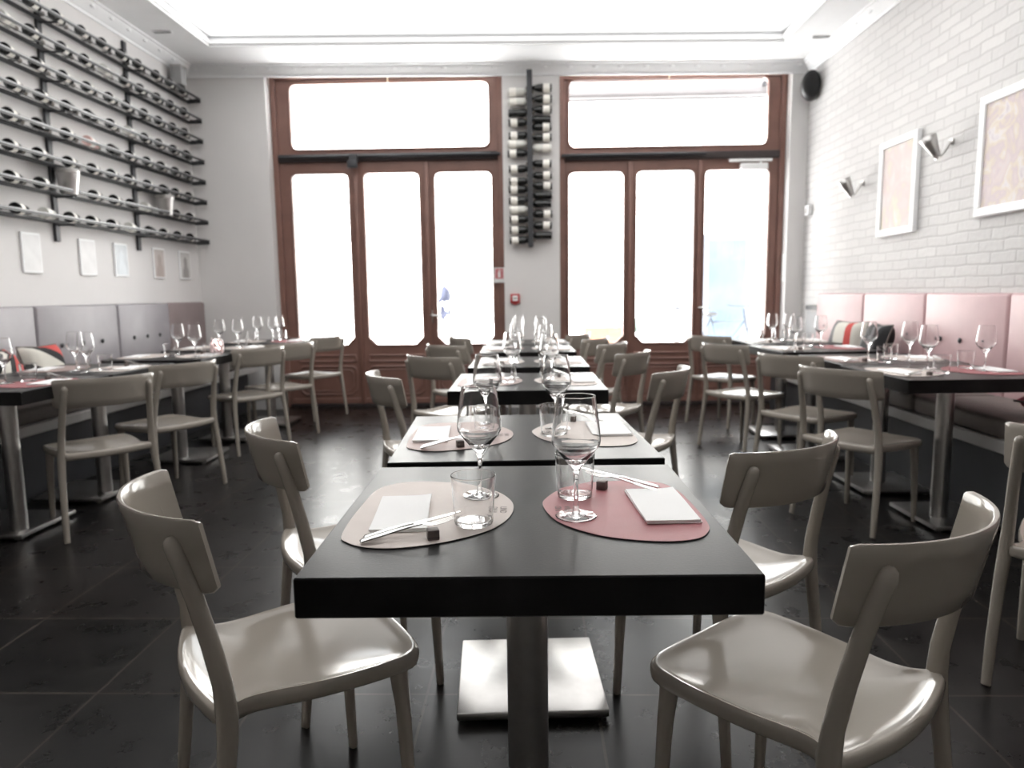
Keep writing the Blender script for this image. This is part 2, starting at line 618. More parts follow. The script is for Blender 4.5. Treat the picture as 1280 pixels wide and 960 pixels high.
def holed(g, x0, x1, z0, z1, loop, y0, y1):
    """board x0..x1, z0..z1, thickness y0..y1 with an opening"""
    n = len(loop)
    q = n // 4
    outer = []
    for i, (x, z) in enumerate(loop):
        c = i // q
        j = i % q
        h = j / (q - 1)
        cx, cz = ((x0, z0), (x1, z0), (x1, z1), (x0, z1))[c]
        # first half of the corner lies on one side, second half on the other
        if c == 0: p = (x0, z) if h < 0.5 else (x, z0)
        if c == 1: p = (x, z0) if h < 0.5 else (x1, z)
        if c == 2: p = (x1, z) if h < 0.5 else (x, z1)
        if c == 3: p = (x, z1) if h < 0.5 else (x0, z)
        if q % 2 and j == q // 2: p = (cx, cz)
        outer.append(p)
    vs = [(x, y0, z) for x, z in outer] + [(x, y0, z) for x, z in loop] + [(x, y1, z) for x, z in outer] + [(x, y1, z) for x, z in loop]
    fs = []
    for i in range(n):
        j = (i + 1) % n
        fs += [(i, j, n + j, n + i), (2 * n + i, 3 * n + i, 3 * n + j, 2 * n + j), (n + i, n + j, 3 * n + j, 3 * n + i), (i, 2 * n + i, 2 * n + j, j)]
    g.add(vs, fs)


def bead(g, loop, y, r, m=6):
    pts = [(x, y, z) for x, z in loop]
    pts = pts + [pts[0], pts[1]]
    g.tube(pts, r, m, cap=False, up=(0, 1, 0))


def pane(name, loop, y, parent):
    g = G()
    n = len(loop)
    cx = sum(p[0] for p in loop) / n
    cz = sum(p[1] for p in loop) / n
    L = [(cx + (x - cx) * 1.012, cz + (z - cz) * 1.006) for x, z in loop]
    vs = [(x, y, z) for x, z in L]
    g.add(vs, [tuple(range(n))])
    return g.build(name, M['pane'], parent, smooth=0)


def door(k, x0, x1, zt, bar, trans, glasses, gz0, gz1, label, rail, closer, handles):
    d = empty('door_%d' % k, ((x0 + x1) / 2, YD, 0))
    tag(d, label, 'door', kind='structure')
    inv = Matrix.Translation((-(x0 + x1) / 2, -YD, 0))

    def B(g, name, m, parent=d, **kw):
        if parent is d:
            g.v = [tuple(inv @ Vector(p)) for p in g.v]
        return g.build(name, m, parent, **kw)
    f = G()                                              # outer frame
    f.box(x0, x0 + 0.055, YD - 0.03, YD + 0.12, 0, zt, 0.006, 1)
    f.box(x1 - 0.055, x1, YD - 0.03, YD + 0.12, 0, zt, 0.006, 1)
    f.box(x0 + .055, x1 - .055, YD - 0.03, YD + 0.12, zt - 0.05, zt, 0.006, 1)
    B(f, 'frame', M['wood'])
    B(G().box(x0 + 0.055, x1 - 0.055, YD - 0.02, YD + 0.1, 0, 0.03, 0.004, 1), 'threshold', M['dark_wood'])
    # transom light
    a0, a1, b0, b1 = trans
    lp = rounded(a0, a1, b0, b1, 0.07, 0.07)
    t = G()
    holed(t, x0 + 0.055, x1 - 0.055, bar[1], zt - 0.05, lp, YD + 0.0, YD + 0.07)
    bead(t, lp, YD - 0.002, 0.012)
    tw = B(t, 'transom_frame', M['wood'])
    p = pane('transom_pane', lp, YD + 0.035, None)
    p.data.transform(inv)
    p.parent = tw
    hx = (a0 + a1) / 2
    hk = G().ball((hx, YD - 0.03, b1 + 0.055), 0.016).tube([(hx, YD - 0.03, b1 + 0.05), (hx, YD - 0.025, b1 - 0.01)], 0.007)
    h = B(hk, 'transom_catch', M['brass'])
    # bar
    bb = G().box(x0 + 0.055, x1 - 0.055, YD - 0.045, YD + 0.09, bar[0], bar[1], 0.012, 2)
    B(bb, 'transom_bar', M['dark_wood'])
    rr = G().tube([(rail[0], YD - 0.075, bar[0] + 0.042), (rail[1], YD - 0.075, bar[0] + 0.042)], 0.017, 12)
    B(rr, 'curtain_rail', M['iron'])
    # leaves
    edges = [x0 + 0.055] + [(glasses[i][1] + glasses[i + 1][0]) / 2 for i in range(2)] + [x1 - 0.055]
    for i, (ga, gb) in enumerate(glasses):
        e0, e1 = edges[i] + 0.002, edges[i + 1] - 0.002
        lp = rounded(ga, gb, gz0, gz1, 0.055, 0.075, True)
        l = G()
        yy = YD + (0.0 if i != 1 else -0.008)
        holed(l, e0, e1, gz0 - 0.09, bar[0], lp, yy, yy + 0.055)
        l.box(e0, e1, yy, yy + 0.055, 0.0305, gz0 - 0.09)
        bead(l, rounded(ga - .012, gb + .012, gz0 - .012, gz1 + .012, 0.06, 0.08, True), yy - 0.001, 0.011)
        # moulded lower panels
        for (pz0, pz1) in ((0.475, 0.535), (0.13, 0.42)):
            for ins, rad in ((0.0, 0.012), (0.035, 0.008)):
                if pz1 - pz0 - 2 * ins < 0.03: continue
                bead(l, rounded(ga - 0.01 + ins, gb + 0.01 - ins, pz0 + ins, pz1 - ins, 0.012 if pz1 - pz0 < .1 else .05, 0.012 if pz1 - pz0 < .1 else .05, pz1 - pz0 > .1), yy - 0.001, rad)
        l.box(e0 + 0.01, e1 - 0.01, yy - 0.012, yy, 0.035, 0.09, 0.005, 1)
        lf = B(l, 'leaf', M['wood'])
        p = pane('pane', lp, yy + 0.028, None)
        p.data.transform(inv)
        p.parent = lf
        if i in handles:
            hx, hz, kind = handles[i]
            hg = G().box(hx - 0.016, hx + 0.016, yy - 0.009, yy - 0.0005, hz - 0.075, hz + 0.06, 0.004, 2)
            if kind:
                hg.tube([(hx, yy - 0.005, hz + 0.01), (hx, yy - 0.05, hz + 0.01), (hx + kind * 0.02, yy - 0.055, hz + 0.01), (hx + kind * 0.10, yy - 0.055, hz + 0.002)], 0.009, 10)
            hg.v = [tuple(inv @ Vector(q)) for q in hg.v]
            hg.build('handle', M['polished'], lf)
    for i in (1, 2):                                      # cover mouldings between leaves
        m_ = G().box(edges[i] - 0.022, edges[i] + 0.022, YD - 0.028, YD - 0.0085, 0.032, bar[0] - 0.01, 0.006, 2)
        B(m_, 'astragal', M['wood'])
    if closer:
        c = G().box(closer[0] + 0.12, closer[1] - 0.04, YD - 0.075, YD - 0.001, bar[0] - 0.12, bar[0] - 0.055, 0.008, 2)
        co = B(c, 'door_closer', M['white_plastic'])
        c2 = G().box(closer[0], closer[1], YD - 0.072, YD - 0.046, bar[0] - 0.04, bar[0] - 0.014, 0.005, 2)
        c2.box(closer[0] + 0.3, closer[0] + 0.32, YD - 0.065, YD - 0.055, bar[0] - 0.06, bar[0] - 0.03)
        c2.v = [tuple(inv @ Vector(q)) for q in c2.v]
        c2.build('closer_arm', M['white_plastic'], co)
    return d


door(1, -2.566, -0.262, 3.315, (2.475, 2.552), (-2.385, -0.393, 2.594, 3.235),
     [(-2.395, -1.826), (-1.665, -1.112), (-0.955, -0.385)], 0.645, 2.362,
     'left brown wooden glazed door set with three leaves and a wide transom window', (-2.49, -0.29), None,
     {2: (-1.02, 0.93, 1)})
door(2, 0.291, 2.507, 3.262, (2.442, 2.512), (0.383, 2.343, 2.566, 3.215),
     [(0.388, 0.935), (1.062, 1.63), (1.74, 2.365)], 0.638, 2.338,
     'right brown wooden glazed door set with three leaves and a white door closer', (0.31, 1.72), (1.95, 2.37),
     {1: (1.001, 0.93, 0), 2: (1.69, 0.975, 1)})
# dark metal clamp hanging on the left rail
g = G().box(-1.80, -1.70, YD - 0.125, YD - 0.095, 2.40, 2.47, 0.006, 2).box(-1.78, -1.70, YD - 0.12, YD - 0.055, 2.46, 2.535, 0.004, 1)
tag(g.build('rail_clamp', M['iron']), 'dark metal clamp hanging on the rail over the left door', 'clamp')

# ------------------------------------------------------------------ street outside
street = G().box(-14, 14, YD + 0.26, 30, -0.2, -0.03).build('street', mat('pale_street_paving', srgb(222, 220, 218), 0.8, var=0.06, scale=2), smooth=0)
tag(street, 'pale street paving outside the doors', 'street', kind='structure')
g = G().box(-14, -3.4, 24, 25, -0.1, 9).box(-1.2, 14, 24, 25, -0.1, 9).box(-3.4, -1.2, 24, 25, 3.4, 9).box(-3.4, -1.2, 24.9, 25, -.1, 3.4)
for x in (-8, 2.5, 6.5, 10):
    g.box(x - 0.9, x + 0.9, 23.9, 24.0, 2.9, 3.1)
tag(g.build('facade', mat('white_facade', srgb(216, 214, 210), 0.8, var=0.03), smooth=0), 'pale house front across the street', 'facade', kind='structure')
r = empty('shop_door', (2.95, 10.9, 0))
G().box(-0.36, 0.36, 0, 0.12, -0.03, 2.0, 0.01, 1).build('door_frame', mat('pale_blue_door_frame', srgb(84, 88, 94), 0.5), r)
G().box(-0.27, 0.27, -0.012, -0.001, 0.12, 1.9).build('door_panel', mat('light_blue_glass_panel', srgb(66, 78, 90), 0.3, var=0.25, scale=2), r)
tag(r, 'pale blue framed glass stand seen through the right-hand door leaf', 'display stand')
# bicycle in front of it
r = empty('bicycle', (2.72, 10.2, -0.03), 0.35)
bk = mat('blue_grey_bicycle_paint', srgb(40, 46, 56), 0.4)
for wx in (-0.5, 0.5):
    g = G()
    g.tube([(wx + 0.31 * math.cos(t * PI / 16), 0, 0.335 + 0.31 * math.sin(t * PI / 16)) for t in range(33)], 0.014, 8, cap=False, up=(0, 1, 0))
    for t in range(10):
        g.tube([(wx, 0, 0.335), (wx + 0.30 * math.cos(t * PI / 5), 0, 0.335 + 0.30 * math.sin(t * PI / 5))], 0.002, 4)
    g.build('wheel', M['iron'], r)
g = G().tube([(-0.5, 0, .335), (-0.05, 0, .3), (-0.2, 0, .8), (-0.5, 0, .335)], .016, 8).tube([(-0.05, 0, .3), (0.36, 0, .75), (-0.18, 0, .74)], .017, 8).tube([(0.5, 0, .335), (0.38, 0, .72), (0.34, 0, .93)], .016, 8)
g.build('bicycle_frame', bk, r)
G().ball((-0.22, 0, .86), (.13, .07, .035)).tube([(-.2, 0, .78), (-.21, 0, .85)], .012).build('saddle', M['black'], r)
G().tube([(.25, -.26, .98), (.34, -.1, .96), (.34, .1, .96), (.25, .26, .98)], .011, 8).build('handlebar', M['iron'], r)
tag(r, 'bicycle parked outside behind the right-hand door leaf', 'bicycle')
r = empty('bar_table', (1.95, 9.6, -0.03))
G().lathe([(0.02, 0.93), (0.20, 0.95), (0.20, 0.985), (0.0, 0.985)], 24).build('tabletop', mat('grey_bar_top', srgb(70, 72, 76), 0.5), r)
G().lathe([(0.025, 0.02), (0.025, 0.94)], 12).build('pole', M['steel'], r)
G().lathe([(0.18, 0.0), (0.18, 0.02), (0.03, 0.035)], 24).build('base', M['iron'], r)
tag(r, 'round grey bar table on one pole on the pavement outside', 'table')
r = empty('planter_box', (1.06, 9.9, -0.03))
G().box(-0.33, 0.33, -0.18, 0.18, 0.45, 0.72, 0.01, 1).build('crate', mat('orange_crate_wood', srgb(150, 96, 66), 0.6, var=0.1), r)
for sx in (-1, 1):
    G().box(sx * 0.3 - 0.025, sx * 0.3 + 0.025, -0.15, 0.15, 0, 0.45).build('leg', M['iron'], r)
tag(r, 'orange wooden crate on legs outside the left leaf of the right door', 'crate')
r = empty('storage_crate', (1.62, 10.0, -0.03))
G().box(-0.17, 0.17, -0.12, 0.12, 0.62, 0.82, 0.02, 2).build('crate_body', mat('mint_plastic', srgb(92, 124, 116), 0.5), r)
G().box(-0.2, 0.2, -0.15, 0.15, 0.56, 0.62, 0.01, 1).build('stand_top', M['white'], r)
for sx in (-1, 1):
    G().box(sx * 0.16 - .02, sx * 0.16 + .02, -.12, .12, 0, .56).build('leg', M['white'], r)
tag(r, 'mint green box on a white stand outside the middle leaf of the right door', 'crate')


r = empty('awning', (1.40, YD + 0.62, 3.24))
G().box(-1.12, 1.12, -0.10, 0.10, -0.06, 0.14, 0.03, 3).build('awning_housing', mat('grey_awning_metal', srgb(96, 94, 95), 0.5), r)
G().tube([(-1.10, -0.02, -0.062), (1.10, -0.02, -0.062)], 0.02, 10).build('front_bar', mat('pale_awning_bar', srgb(130, 130, 132), 0.5), r)
for sx in (-1, 1):
    G().box(sx * 1.05 - 0.02, sx * 1.05 + 0.02, -0.37, -0.10, 0.02, 0.06, 0.004, 1).build('wall_arm', M['iron'], r)
tag(r, 'grey rolled up awning outside above the right door transom', 'awning')


def skin(name, verts, edges, radii, m, parent, root=0, sub=2):
    me = bpy.data.meshes.new(name)
    me.from_pydata(verts, edges, [])
    o = bpy.data.objects.new(name, me)
    COL.objects.link(o)
    o.parent = parent
    sk = o.modifiers.new('skin', 'SKIN')
    for i, v in enumerate(me.skin_vertices[0].data):
        q = radii[i]
        v.radius = q if isinstance(q, tuple) else (q, q)
        v.use_root = (i == root)
    sk.use_smooth_shade = True
    ss = o.modifiers.new('subsurf', 'SUBSURF')
    ss.levels = sub
    ss.render_levels = sub
    me.materials.append(m)
    return o


pr = empty('person', (-2.46, 20.5, -0.03), PI * 0.5)
SKIN = mat('skin_tone', srgb(200, 160, 140), 0.5)
bv = [(0, 0, .95), (0, 0, 1.15), (0, -.01, 1.38), (0, 0, 1.47), (0, .02, 1.53), (0, .03, 1.62), (0, .02, 1.71),
      (.10, 0, .90), (.12, .12, .50), (.12, .16, .09), (.12, .29, .05), (-.10, 0, .90), (-.12, -.06, .50), (-.12, -.24, .12), (-.12, -.13, .05),
      (.20, -.01, 1.38), (.26, -.10, 1.12), (.25, .02, .90), (.25, .06, .80), (-.20, -.01, 1.38), (-.26, .04, 1.12), (-.25, .18, .95), (-.25, .24, .88)]
be = [(0, 1), (1, 2), (2, 3), (3, 4), (4, 5), (5, 6), (0, 7), (7, 8), (8, 9), (9, 10), (0, 11), (11, 12), (12, 13), (13, 14), (2, 15), (15, 16), (16, 17), (17, 18), (2, 19), (19, 20), (20, 21), (21, 22)]
brd = [(.15, .11), (.13, .10), (.16, .11), .06, .06, .09, .07, .085, .06, .045, .035, .085, .06, .045, .035, .06, .045, .036, .03, .06, .045, .036, .03]
skin('body', bv, be, brd, SKIN, pr)
ji = [0, 1, 2, 15, 16, 17, 19, 20, 21]
jv = [bv[i] for i in ji] + [(0, 0, .72), (0.01, 0, .42)]
skin('jacket', jv, [(10, 9), (9, 0), (0, 1), (1, 2), (2, 3), (3, 4), (4, 5), (2, 6), (6, 7), (7, 8)], [(.20, .16), (.18, .14), (.20, .145), .085, .066, .05, .085, .066, .05, (.22, .18), (.25, .21)], mat('blue_grey_jacket', srgb(30, 34, 52), 0.8), pr, 0)
ti = [0, 7, 8, 9, 11, 12, 13]
skin('trousers', [bv[i] for i in ti], [(0, 1), (1, 2), (2, 3), (0, 4), (4, 5), (5, 6)], [(.16, .12), .10, .075, .06, .10, .075, .06], mat('pale_trousers', srgb(210, 208, 204), 0.8), pr, 0)
G().ball((0, 0.005, 1.69), (.095, .115, .085), 16, 10).build('hair', mat('grey_hair', srgb(80, 76, 78), 0.8), pr)
tag(pr, 'person in a long blue grey coat walking past outside the left door', 'person')

# ------------------------------------------------------------------ pillar: wine rack, alarm, signs
rk = empty('wine_rack', (0.003, YW, 0))
G().box(-0.026, 0.026, -0.122, -0.112, 1.60, 3.245, 0.003, 1).build('upright', M['iron'], rk)
for z in (1.605, 2.43, 3.2):
    G().box(-0.02, 0.02, -0.1118, -0.001, z - 0.006, z + 0.006, 0.002, 1).build('wall_bracket', M['iron'], rk)
RL = [3.055, 2.961, 2.859, 2.772, 2.651, 2.574, 2.486, 2.338, 2.226, 2.148, 2.043, 1.957, 1.863, 1.761, 1.662]
RR = [3.086, 2.985, 2.887, 2.796, 2.727, 2.632, 2.533, 2.385, 2.278, 2.177, 2.088, 2.009, 1.912, 1.802, 1.708]
for s_, rows in ((-1, RL), (1, RR)):
    for z in rows:
        G().tube([(s_ * 0.02, -0.108, z - 0.021), (s_ * 0.035, -0.075, z - 0.021), (s_ * 0.035, -0.03, z - 0.021)], 0.003, 6).build('peg', M['iron'], rk)
tag(rk, 'black vertical wine rack on the pillar between the doors', 'wine rack')


def bottle(m_glass, lab=True, short=False):
    """origin at the base, axis +Z, 0.30 m tall"""
    r = empty('wine_bottle')
    pf = [(0.0, 0.005), (0.024, 0.003), (0.034, 0.0), (0.0365, 0.004), (0.0368, 0.165), (0.035, 0.185), (0.027, 0.205), (0.017, 0.22), (0.0145, 0.235), (0.0142, 0.262), (0.0142, 0.285), (0.0158, 0.286), (0.0158, 0.296), (0.010, 0.297)]
    if short:
        pf = [(0.0, 0.005), (0.024, 0.003), (0.036, 0.0), (0.039, 0.004), (0.039, 0.13), (0.034, 0.165), (0.024, 0.20), (0.0165, 0.235), (0.0142, 0.26), (0.0142, 0.285), (0.0158, 0.286), (0.0158, 0.296), (0.010, 0.297)]
    G().lathe(pf, 20).build('bottle_body', m_glass, r)
    if lab:
        rr = 0.0374 if not short else 0.0396
        G().lathe([(rr, 0.022), (rr, 0.100)], 20, cap=False).build('bottle_label', M['label'], r)
    G().lathe([(0.0149, 0.243), (0.0149, 0.284), (0.0164, 0.285), (0.0164, 0.2985), (0.0, 0.2985)], 16, cap=False).build('capsule', M['capsule'], r)
    return Proto(r)


P_dark = bottle(M['bottle'])
P_burg = bottle(M['bottle'], True, True)
P_plain = bottle(M['bottle'], False)
P_clear = bottle(M['clearbottle'])
P_pink = bottle(M['pinkbottle'])


def axis_rot(d):
    q = Vector(d).to_track_quat('Z', 'Y')
    return q.to_euler()


kinds_l = 'ccddddcddddcdddd'
kinds_l = 'ccpddcdddddcddddb'
kinds_r = 'bbbpddcdddppddpd'
KW = {'d': ('white-labelled dark wine bottle', P_dark), 'c': ('pale clear wine bottle', P_clear), 'p': ('unlabelled dark wine bottle', P_plain), 'b': ('broad dark wine bottle', P_burg), 'k': ('rose wine bottle', P_pink)}
for s_, rows, kk, side in ((-1, RL, kinds_l, 'left'), (1, RR, kinds_r, 'right')):
    for i, z in enumerate(rows):
        d = Vector((-s_, random.uniform(-.02, .02), random.uniform(-.015, .015) + 0.02)).normalized()
        base = Vector((s_ * random.uniform(0.200, 0.215) + 0.003, YW - 0.066, z))
        w_, P_ = KW[kk[i]]
        o = P_.put(base, label='%s on the pillar rack, %s from the top on its %s' % (w_, ORD[i], side), cat='wine bottle', group='bottles on the pillar rack', rot=axis_rot(d), scale=(1, 1, 0.83))

r = empty('alarm_button', (-0.157, YW, 1.10))
G().box(-0.046, 0.046, -0.035, -0.001, -0.046, 0.046, 0.008, 2).build('housing', M['red'], r)
fc = G().box(-0.027, 0.027, -0.039, -0.0355, -0.025, 0.029, 0.002, 1).build('button_face', M['white_plastic'], r)
g = G().lathe([(0.0, 0), (0.009, 0), (0.009, 0.0015), (0, 0.0015)], 14, M=Matrix.Translation((0, -0.0392, 0.002)) @ Matrix.Rotation(PI / 2, 4, 'X'))
for s_ in (-1, 1):
    g.add([(s_ * 0.022, -0.0396, 0.010), (s_ * 0.022, -0.0396, -0.006), (s_ * 0.012, -0.0396, 0.002)], [(0, 1, 2)])
g.build('press_mark', M['ink'], fc)
G().box(-0.02, 0.02, -0.03, -0.002, -0.058, -0.047, 0.003, 1).build('test_key', M['red'], r)
tag(r, 'small red fire alarm button on the pillar below the wine rack', 'fire alarm')
r = empty('safety_sign', (-0.318, YD - 0.032, 1.335))
G().box(-0.052, 0.052, -0.004, 0.0, -0.075, 0.075, 0.001, 1).build('plate', M['white_plastic'], r)
ic = G().box(-0.042, 0.042, -0.006, -0.0042, -0.035, 0.066).build('red_field', mat('faded_red_print', srgb(196, 120, 124), 0.5), r)
g = G().box(-0.012, 0.012, -0.0075, -0.0062, -0.022, 0.03, 0.0006, 1).box(-0.006, 0.006, -0.0075, -0.0062, 0.03, 0.048).box(-0.002, 0.022, -0.0075, -0.0062, 0.043, 0.05)
g.build('extinguisher_symbol', M['white_plastic'], ic)
tag(r, 'white safety sign with a red field on the right edge of the left door frame', 'sign')
r = empty('notice_sheet', (2.506, 7.215, 1.37))
G().box(-0.003, 0.0, -0.045, 0.045, -0.135, 0.135).build('sheet', M['paper'], r)
g = G()
for i in range(7):
    g.box(-0.0038, -0.0031, -0.034, 0.034 - (i % 3) * 0.01, 0.09 - i * 0.028, 0.094 - i * 0.028)
g.build('ruled_lines', M['board'], r)
tag(r, 'white notice sheet on the reveal beside the right door', 'notice')
# speaker
r = empty('loudspeaker', (2.60, 6.93, 3.02), -0.25)
G().ball((0, 0.03, 0), (0.088, 0.12, 0.135), 24, 16).build('cabinet', M['black'], r)
G().ball((0, -0.055, 0), (0.08, 0.045, 0.122), 24, 12).build('grille', mat('black_speaker_cloth', (0.01, 0.01, 0.011, 1), 0.8, bump=0.4, bscale=600), r)
G().tube([(0.0, 0.12, 0.02), (0.03, 0.19, 0.03)], 0.012, 8).build('bracket', M['iron'], r)
tag(r, 'black oval loudspeaker mounted high in the right corner', 'loudspeaker')
r = empty('wall_sensor', (XR, 7.0, 1.90))
G().box(-0.045, -0.001, -0.045, 0.045, -0.05, 0.05, 0.01, 3).build('housing', M['white_plastic'], r)
G().box(-0.0475, -0.0452, -0.025, 0.025, -0.03, 0.02, 0.001, 1).build('cover_lens', M['board'], r)
tag(r, 'small white box sensor on the brick wall near the corner', 'sensor')
# niche cabinet low on the right wall
r = empty('meter_cupboard', (XR, 6.80, 0.86))
g = G()
g.box(-0.02, -0.001, -0.17, 0.17, -0.24, 0.15, 0.003, 1)
g.build('frame', M['board'], r)
G().box(-0.03, -0.0205, -0.14, 0.13, -0.22, 0.09, 0.003, 1).build('cupboard_door', M['grey_door'], r)
G().box(-0.034, -0.0205, -0.14, 0.15, 0.105, 0.14, 0.002, 1).build('top_slot', M['iron'], r)
tag(r, 'grey meter cupboard on the wall at the far end of the pink bench', 'cupboard')

# ------------------------------------------------------------------ left wall: shelves and bottles
ZS = [3.10, 2.905, 2.71, 2.51, 2.315, 2.12, 1.925, 1.73]
SY0, SY1 = 1.6, 7.08
K = 3.22 / 3.28
ZS = [1.1431 + (z - 1.1431) * K - 0.0 for z in ZS]
for i, y in enumerate((3.95, 5.0, 6.05)):
    g = G().box(XL + 0.001, XL + 0.022, y - 0.024, y + 0.024, 1.55, 3.24, 0.003, 1)
    r = empty('shelf_upright', (0, 0, 0))
    g.build('post', M['iron'], r)
    for z in ZS:
        G().box(XL + 0.023, XL + 0.15, y - 0.006, y + 0.006, z - 0.062, z - 0.05, 0.002, 1).build('bracket_arm', M['iron'], r)
    tag(r, '%s flat iron upright behind the wall bottle shelves, counted from the near end' % ORD[i], 'upright', 'iron uprights of the bottle shelves')
SHN = ['top', 'second', 'third', 'fourth', 'fifth', 'sixth', 'seventh', 'bottom']
for i, z in enumerate(ZS):
    r = empty('wall_shelf', (0, 0, 0))
    G().box(XL + 0.152, XL + 0.156, SY0, SY1, z - 0.012, z - 0.004, 0.001, 1).build('front_rail', M['rail'], r)
    G().box(XL + 0.149, XL + 0.156, SY0, SY1, z - 0.028, z - 0.0122, 0.001, 1).build('lower_lip', M['black'], r)
    G().box(XL + 0.024, XL + 0.030, SY0, SY1, z - 0.05, z - 0.02, 0.0015, 1).build('back_rail', M['iron'], r)
    G().box(XL + 0.060, XL + 0.066, SY0, SY1, z - 0.05, z - 0.044, 0.0015, 1).build('support_wire', M['black'], r)
    G().box(XL + 0.120, XL + 0.126, SY0, SY1, z - 0.05, z - 0.044, 0.0015, 1).build('support_wire', M['black'], r)
    G().add([(XL + .024, SY1, z - .055), (XL + .156, SY1, z - .05), (XL + .156, SY1, z - .006), (XL + .024, SY1, z - .02),
             (XL + .024, SY1 + .006, z - .055), (XL + .156, SY1 + .006, z - .05), (XL + .156, SY1 + .006, z - .006), (XL + .024, SY1 + .006, z - .02)],
            [(0, 1, 2, 3), (7, 6, 5, 4), (0, 4, 5, 1), (1, 5, 6, 2), (2, 6, 7, 3), (3, 7, 4, 0)]).build('end_plate', M['iron'], r, smooth=0)
    tag(r, '%s dark metal shelf of wine bottles on the left wall' % (SHN[i]), 'shelf', 'wall shelves of wine bottles')
ROWS = [[4.86, 5.113, 5.397, 5.653, 5.909, 6.153, 6.447, 6.682, 6.922],
        [4.58, 4.833, 5.15, 5.411, 5.647, 5.927, 6.162, 6.431, 6.667, 6.922],
        [4.586, 4.865, 5.14, 5.41, 5.689, 5.932, 6.196, 6.436, 6.683, 6.909],
        [4.613, 4.877, 5.146, 5.392, 5.682, 5.925, 6.178, 6.413, 6.666, 6.922],
        [4.557, 4.824, 5.118, 5.371, 5.671, 5.92, 6.187, 6.42, 6.675, 6.914],
        [4.537, 4.805, 5.116, 5.393, 5.637, 5.88, 6.166, 6.431, 6.652, 6.91],
        [4.52, 4.80, 5.385, 5.65, 5.885, 6.10, 6.647, 6.903],
        [4.548, 4.814, 5.079, 5.328, 5.591, 5.836, 6.143, 6.381, 6.641, 6.886]]
SPEC = {(1, 4): 'c', (3, 5): 'c', (4, 3): 'k', (6, 5): 'c', (7, 1): 'c', (7, 5): 'c', (1, 0): 'c'}
for i, row in enumerate(ROWS):
    row = list(row)
    row.insert(0, row[0] - 0.27)
    for j, y in enumerate(row):
        kd = SPEC.get((i, j - 1), 'd' if random.random() < 0.75 else random.choice('pb'))
        w_, P_ = KW[kd]
        yy = y * K - 0.01
        d = Vector((-0.085, 0.285, random.uniform(-.004, .004))).normalized()
        P_.put((XL + 0.118, yy, ZS[i] - 0.043 + 0.040), label='%s on the %s wall shelf, %s from the near end' % (w_, SHN[i], ORD[j]), cat='wine bottle', group='bottles on the wall shelves', rot=axis_rot(d))
bucket = empty('ice_bucket')
G().lathe([(0.048, 0.0), (0.054, 0.004), (0.078, 0.165), (0.083, 0.17), (0.080, 0.175), (0.075, 0.168), (0.051, 0.010), (0.0, 0.010)], 28, cap=False).build('pail', M['steel'], bucket)
g = G().tube([(0.079 * math.cos(a), 0.079 * math.sin(a), 0.15) for a in [k * PI / 12 for k in range(25)]], 0.003, 6, cap=False)
g.build('band', M['polished'], bucket)
G().lathe([(0.0, -0.003), (0.046, -0.003), (0.049, 0.0), (0, 0.0)], 28, cap=False).build('foot_ring', M['iron'], bucket)
PB = Proto(bucket)
zb = ZS[6] - 0.0405
PB.put((XL + 0.106, 5.03, zb), label='steel ice bucket on the seventh wall shelf, the nearer of two', cat='bucket', group='steel buckets on the wall shelf')
PB.put((XL + 0.106, 6.36, zb), label='steel ice bucket on the seventh wall shelf, the farther of two', cat='bucket', group='steel buckets on the wall shelf')
# framed prints under the shelves
for i, (a, b) in enumerate(((4.633, 4.818), (5.237, 5.43), (5.677, 5.865), (6.267, 6.46), (6.737, 6.95))):
    r = empty('framed_print', (XL, (a + b) / 2, 1.457))
    h = (b - a) / 2
    G().box(0.001, 0.014, -h, h, -0.133, 0.133, 0.003, 1).build('frame', M['white'], r)
    pc = [srgb(226, 226, 226), srgb(228, 228, 228), srgb(206, 211, 214), srgb(190, 182, 178), srgb(196, 194, 192)][i]
    G().box(0.0141, 0.0152, -h + 0.012, h - 0.012, -0.12, 0.12).build('print', mat('pale_print', pc, 0.6, var=0.05, scale=12), r)
    if i >= 2:
        g = G()
        lp = [(-0.055, -0.119), (0.055, -0.119), (0.055, -0.05), (0.03, -0.01), (0.035, 0.05), (0.0, 0.085), (-0.035, 0.05), (-0.03, -0.01), (-0.055, -0.05)]
        g.add([(0.0153, y, z) for y, z in lp] + [(0.0158, y, z) for y, z in lp], [tuple(range(9)), tuple(range(17, 8, -1))] + [(k, (k + 1) % 9, 9 + (k + 1) % 9, 9 + k) for k in range(9)])
        g.build('printed_figure', mat('print_figure', [0, 0, srgb(216, 222, 226), srgb(172, 160, 154), srgb(150, 146, 144)][i], 0.6), r, smooth=0)
    tag(r, 'small white framed print under the wall shelves, %s from the near end' % ORD[i], 'framed print', 'framed prints under the shelves')
r = empty('storage_box', (XL + 0.09, 6.80, ZS[0] - 0.005))
G().box(-0.05, 0.05, -0.05, 0.06, 0.04, 0.20, 0.004, 1).build('box_body', mat('grey_card_box', srgb(150, 150, 150), 0.6), r)
G().box(-0.052, 0.052, -0.052, 0.062, 0.2001, 0.215, 0.003, 1).build('box_lid', M['board'], r)
tag(r, 'grey box standing on the far end of the top wall shelf', 'box')

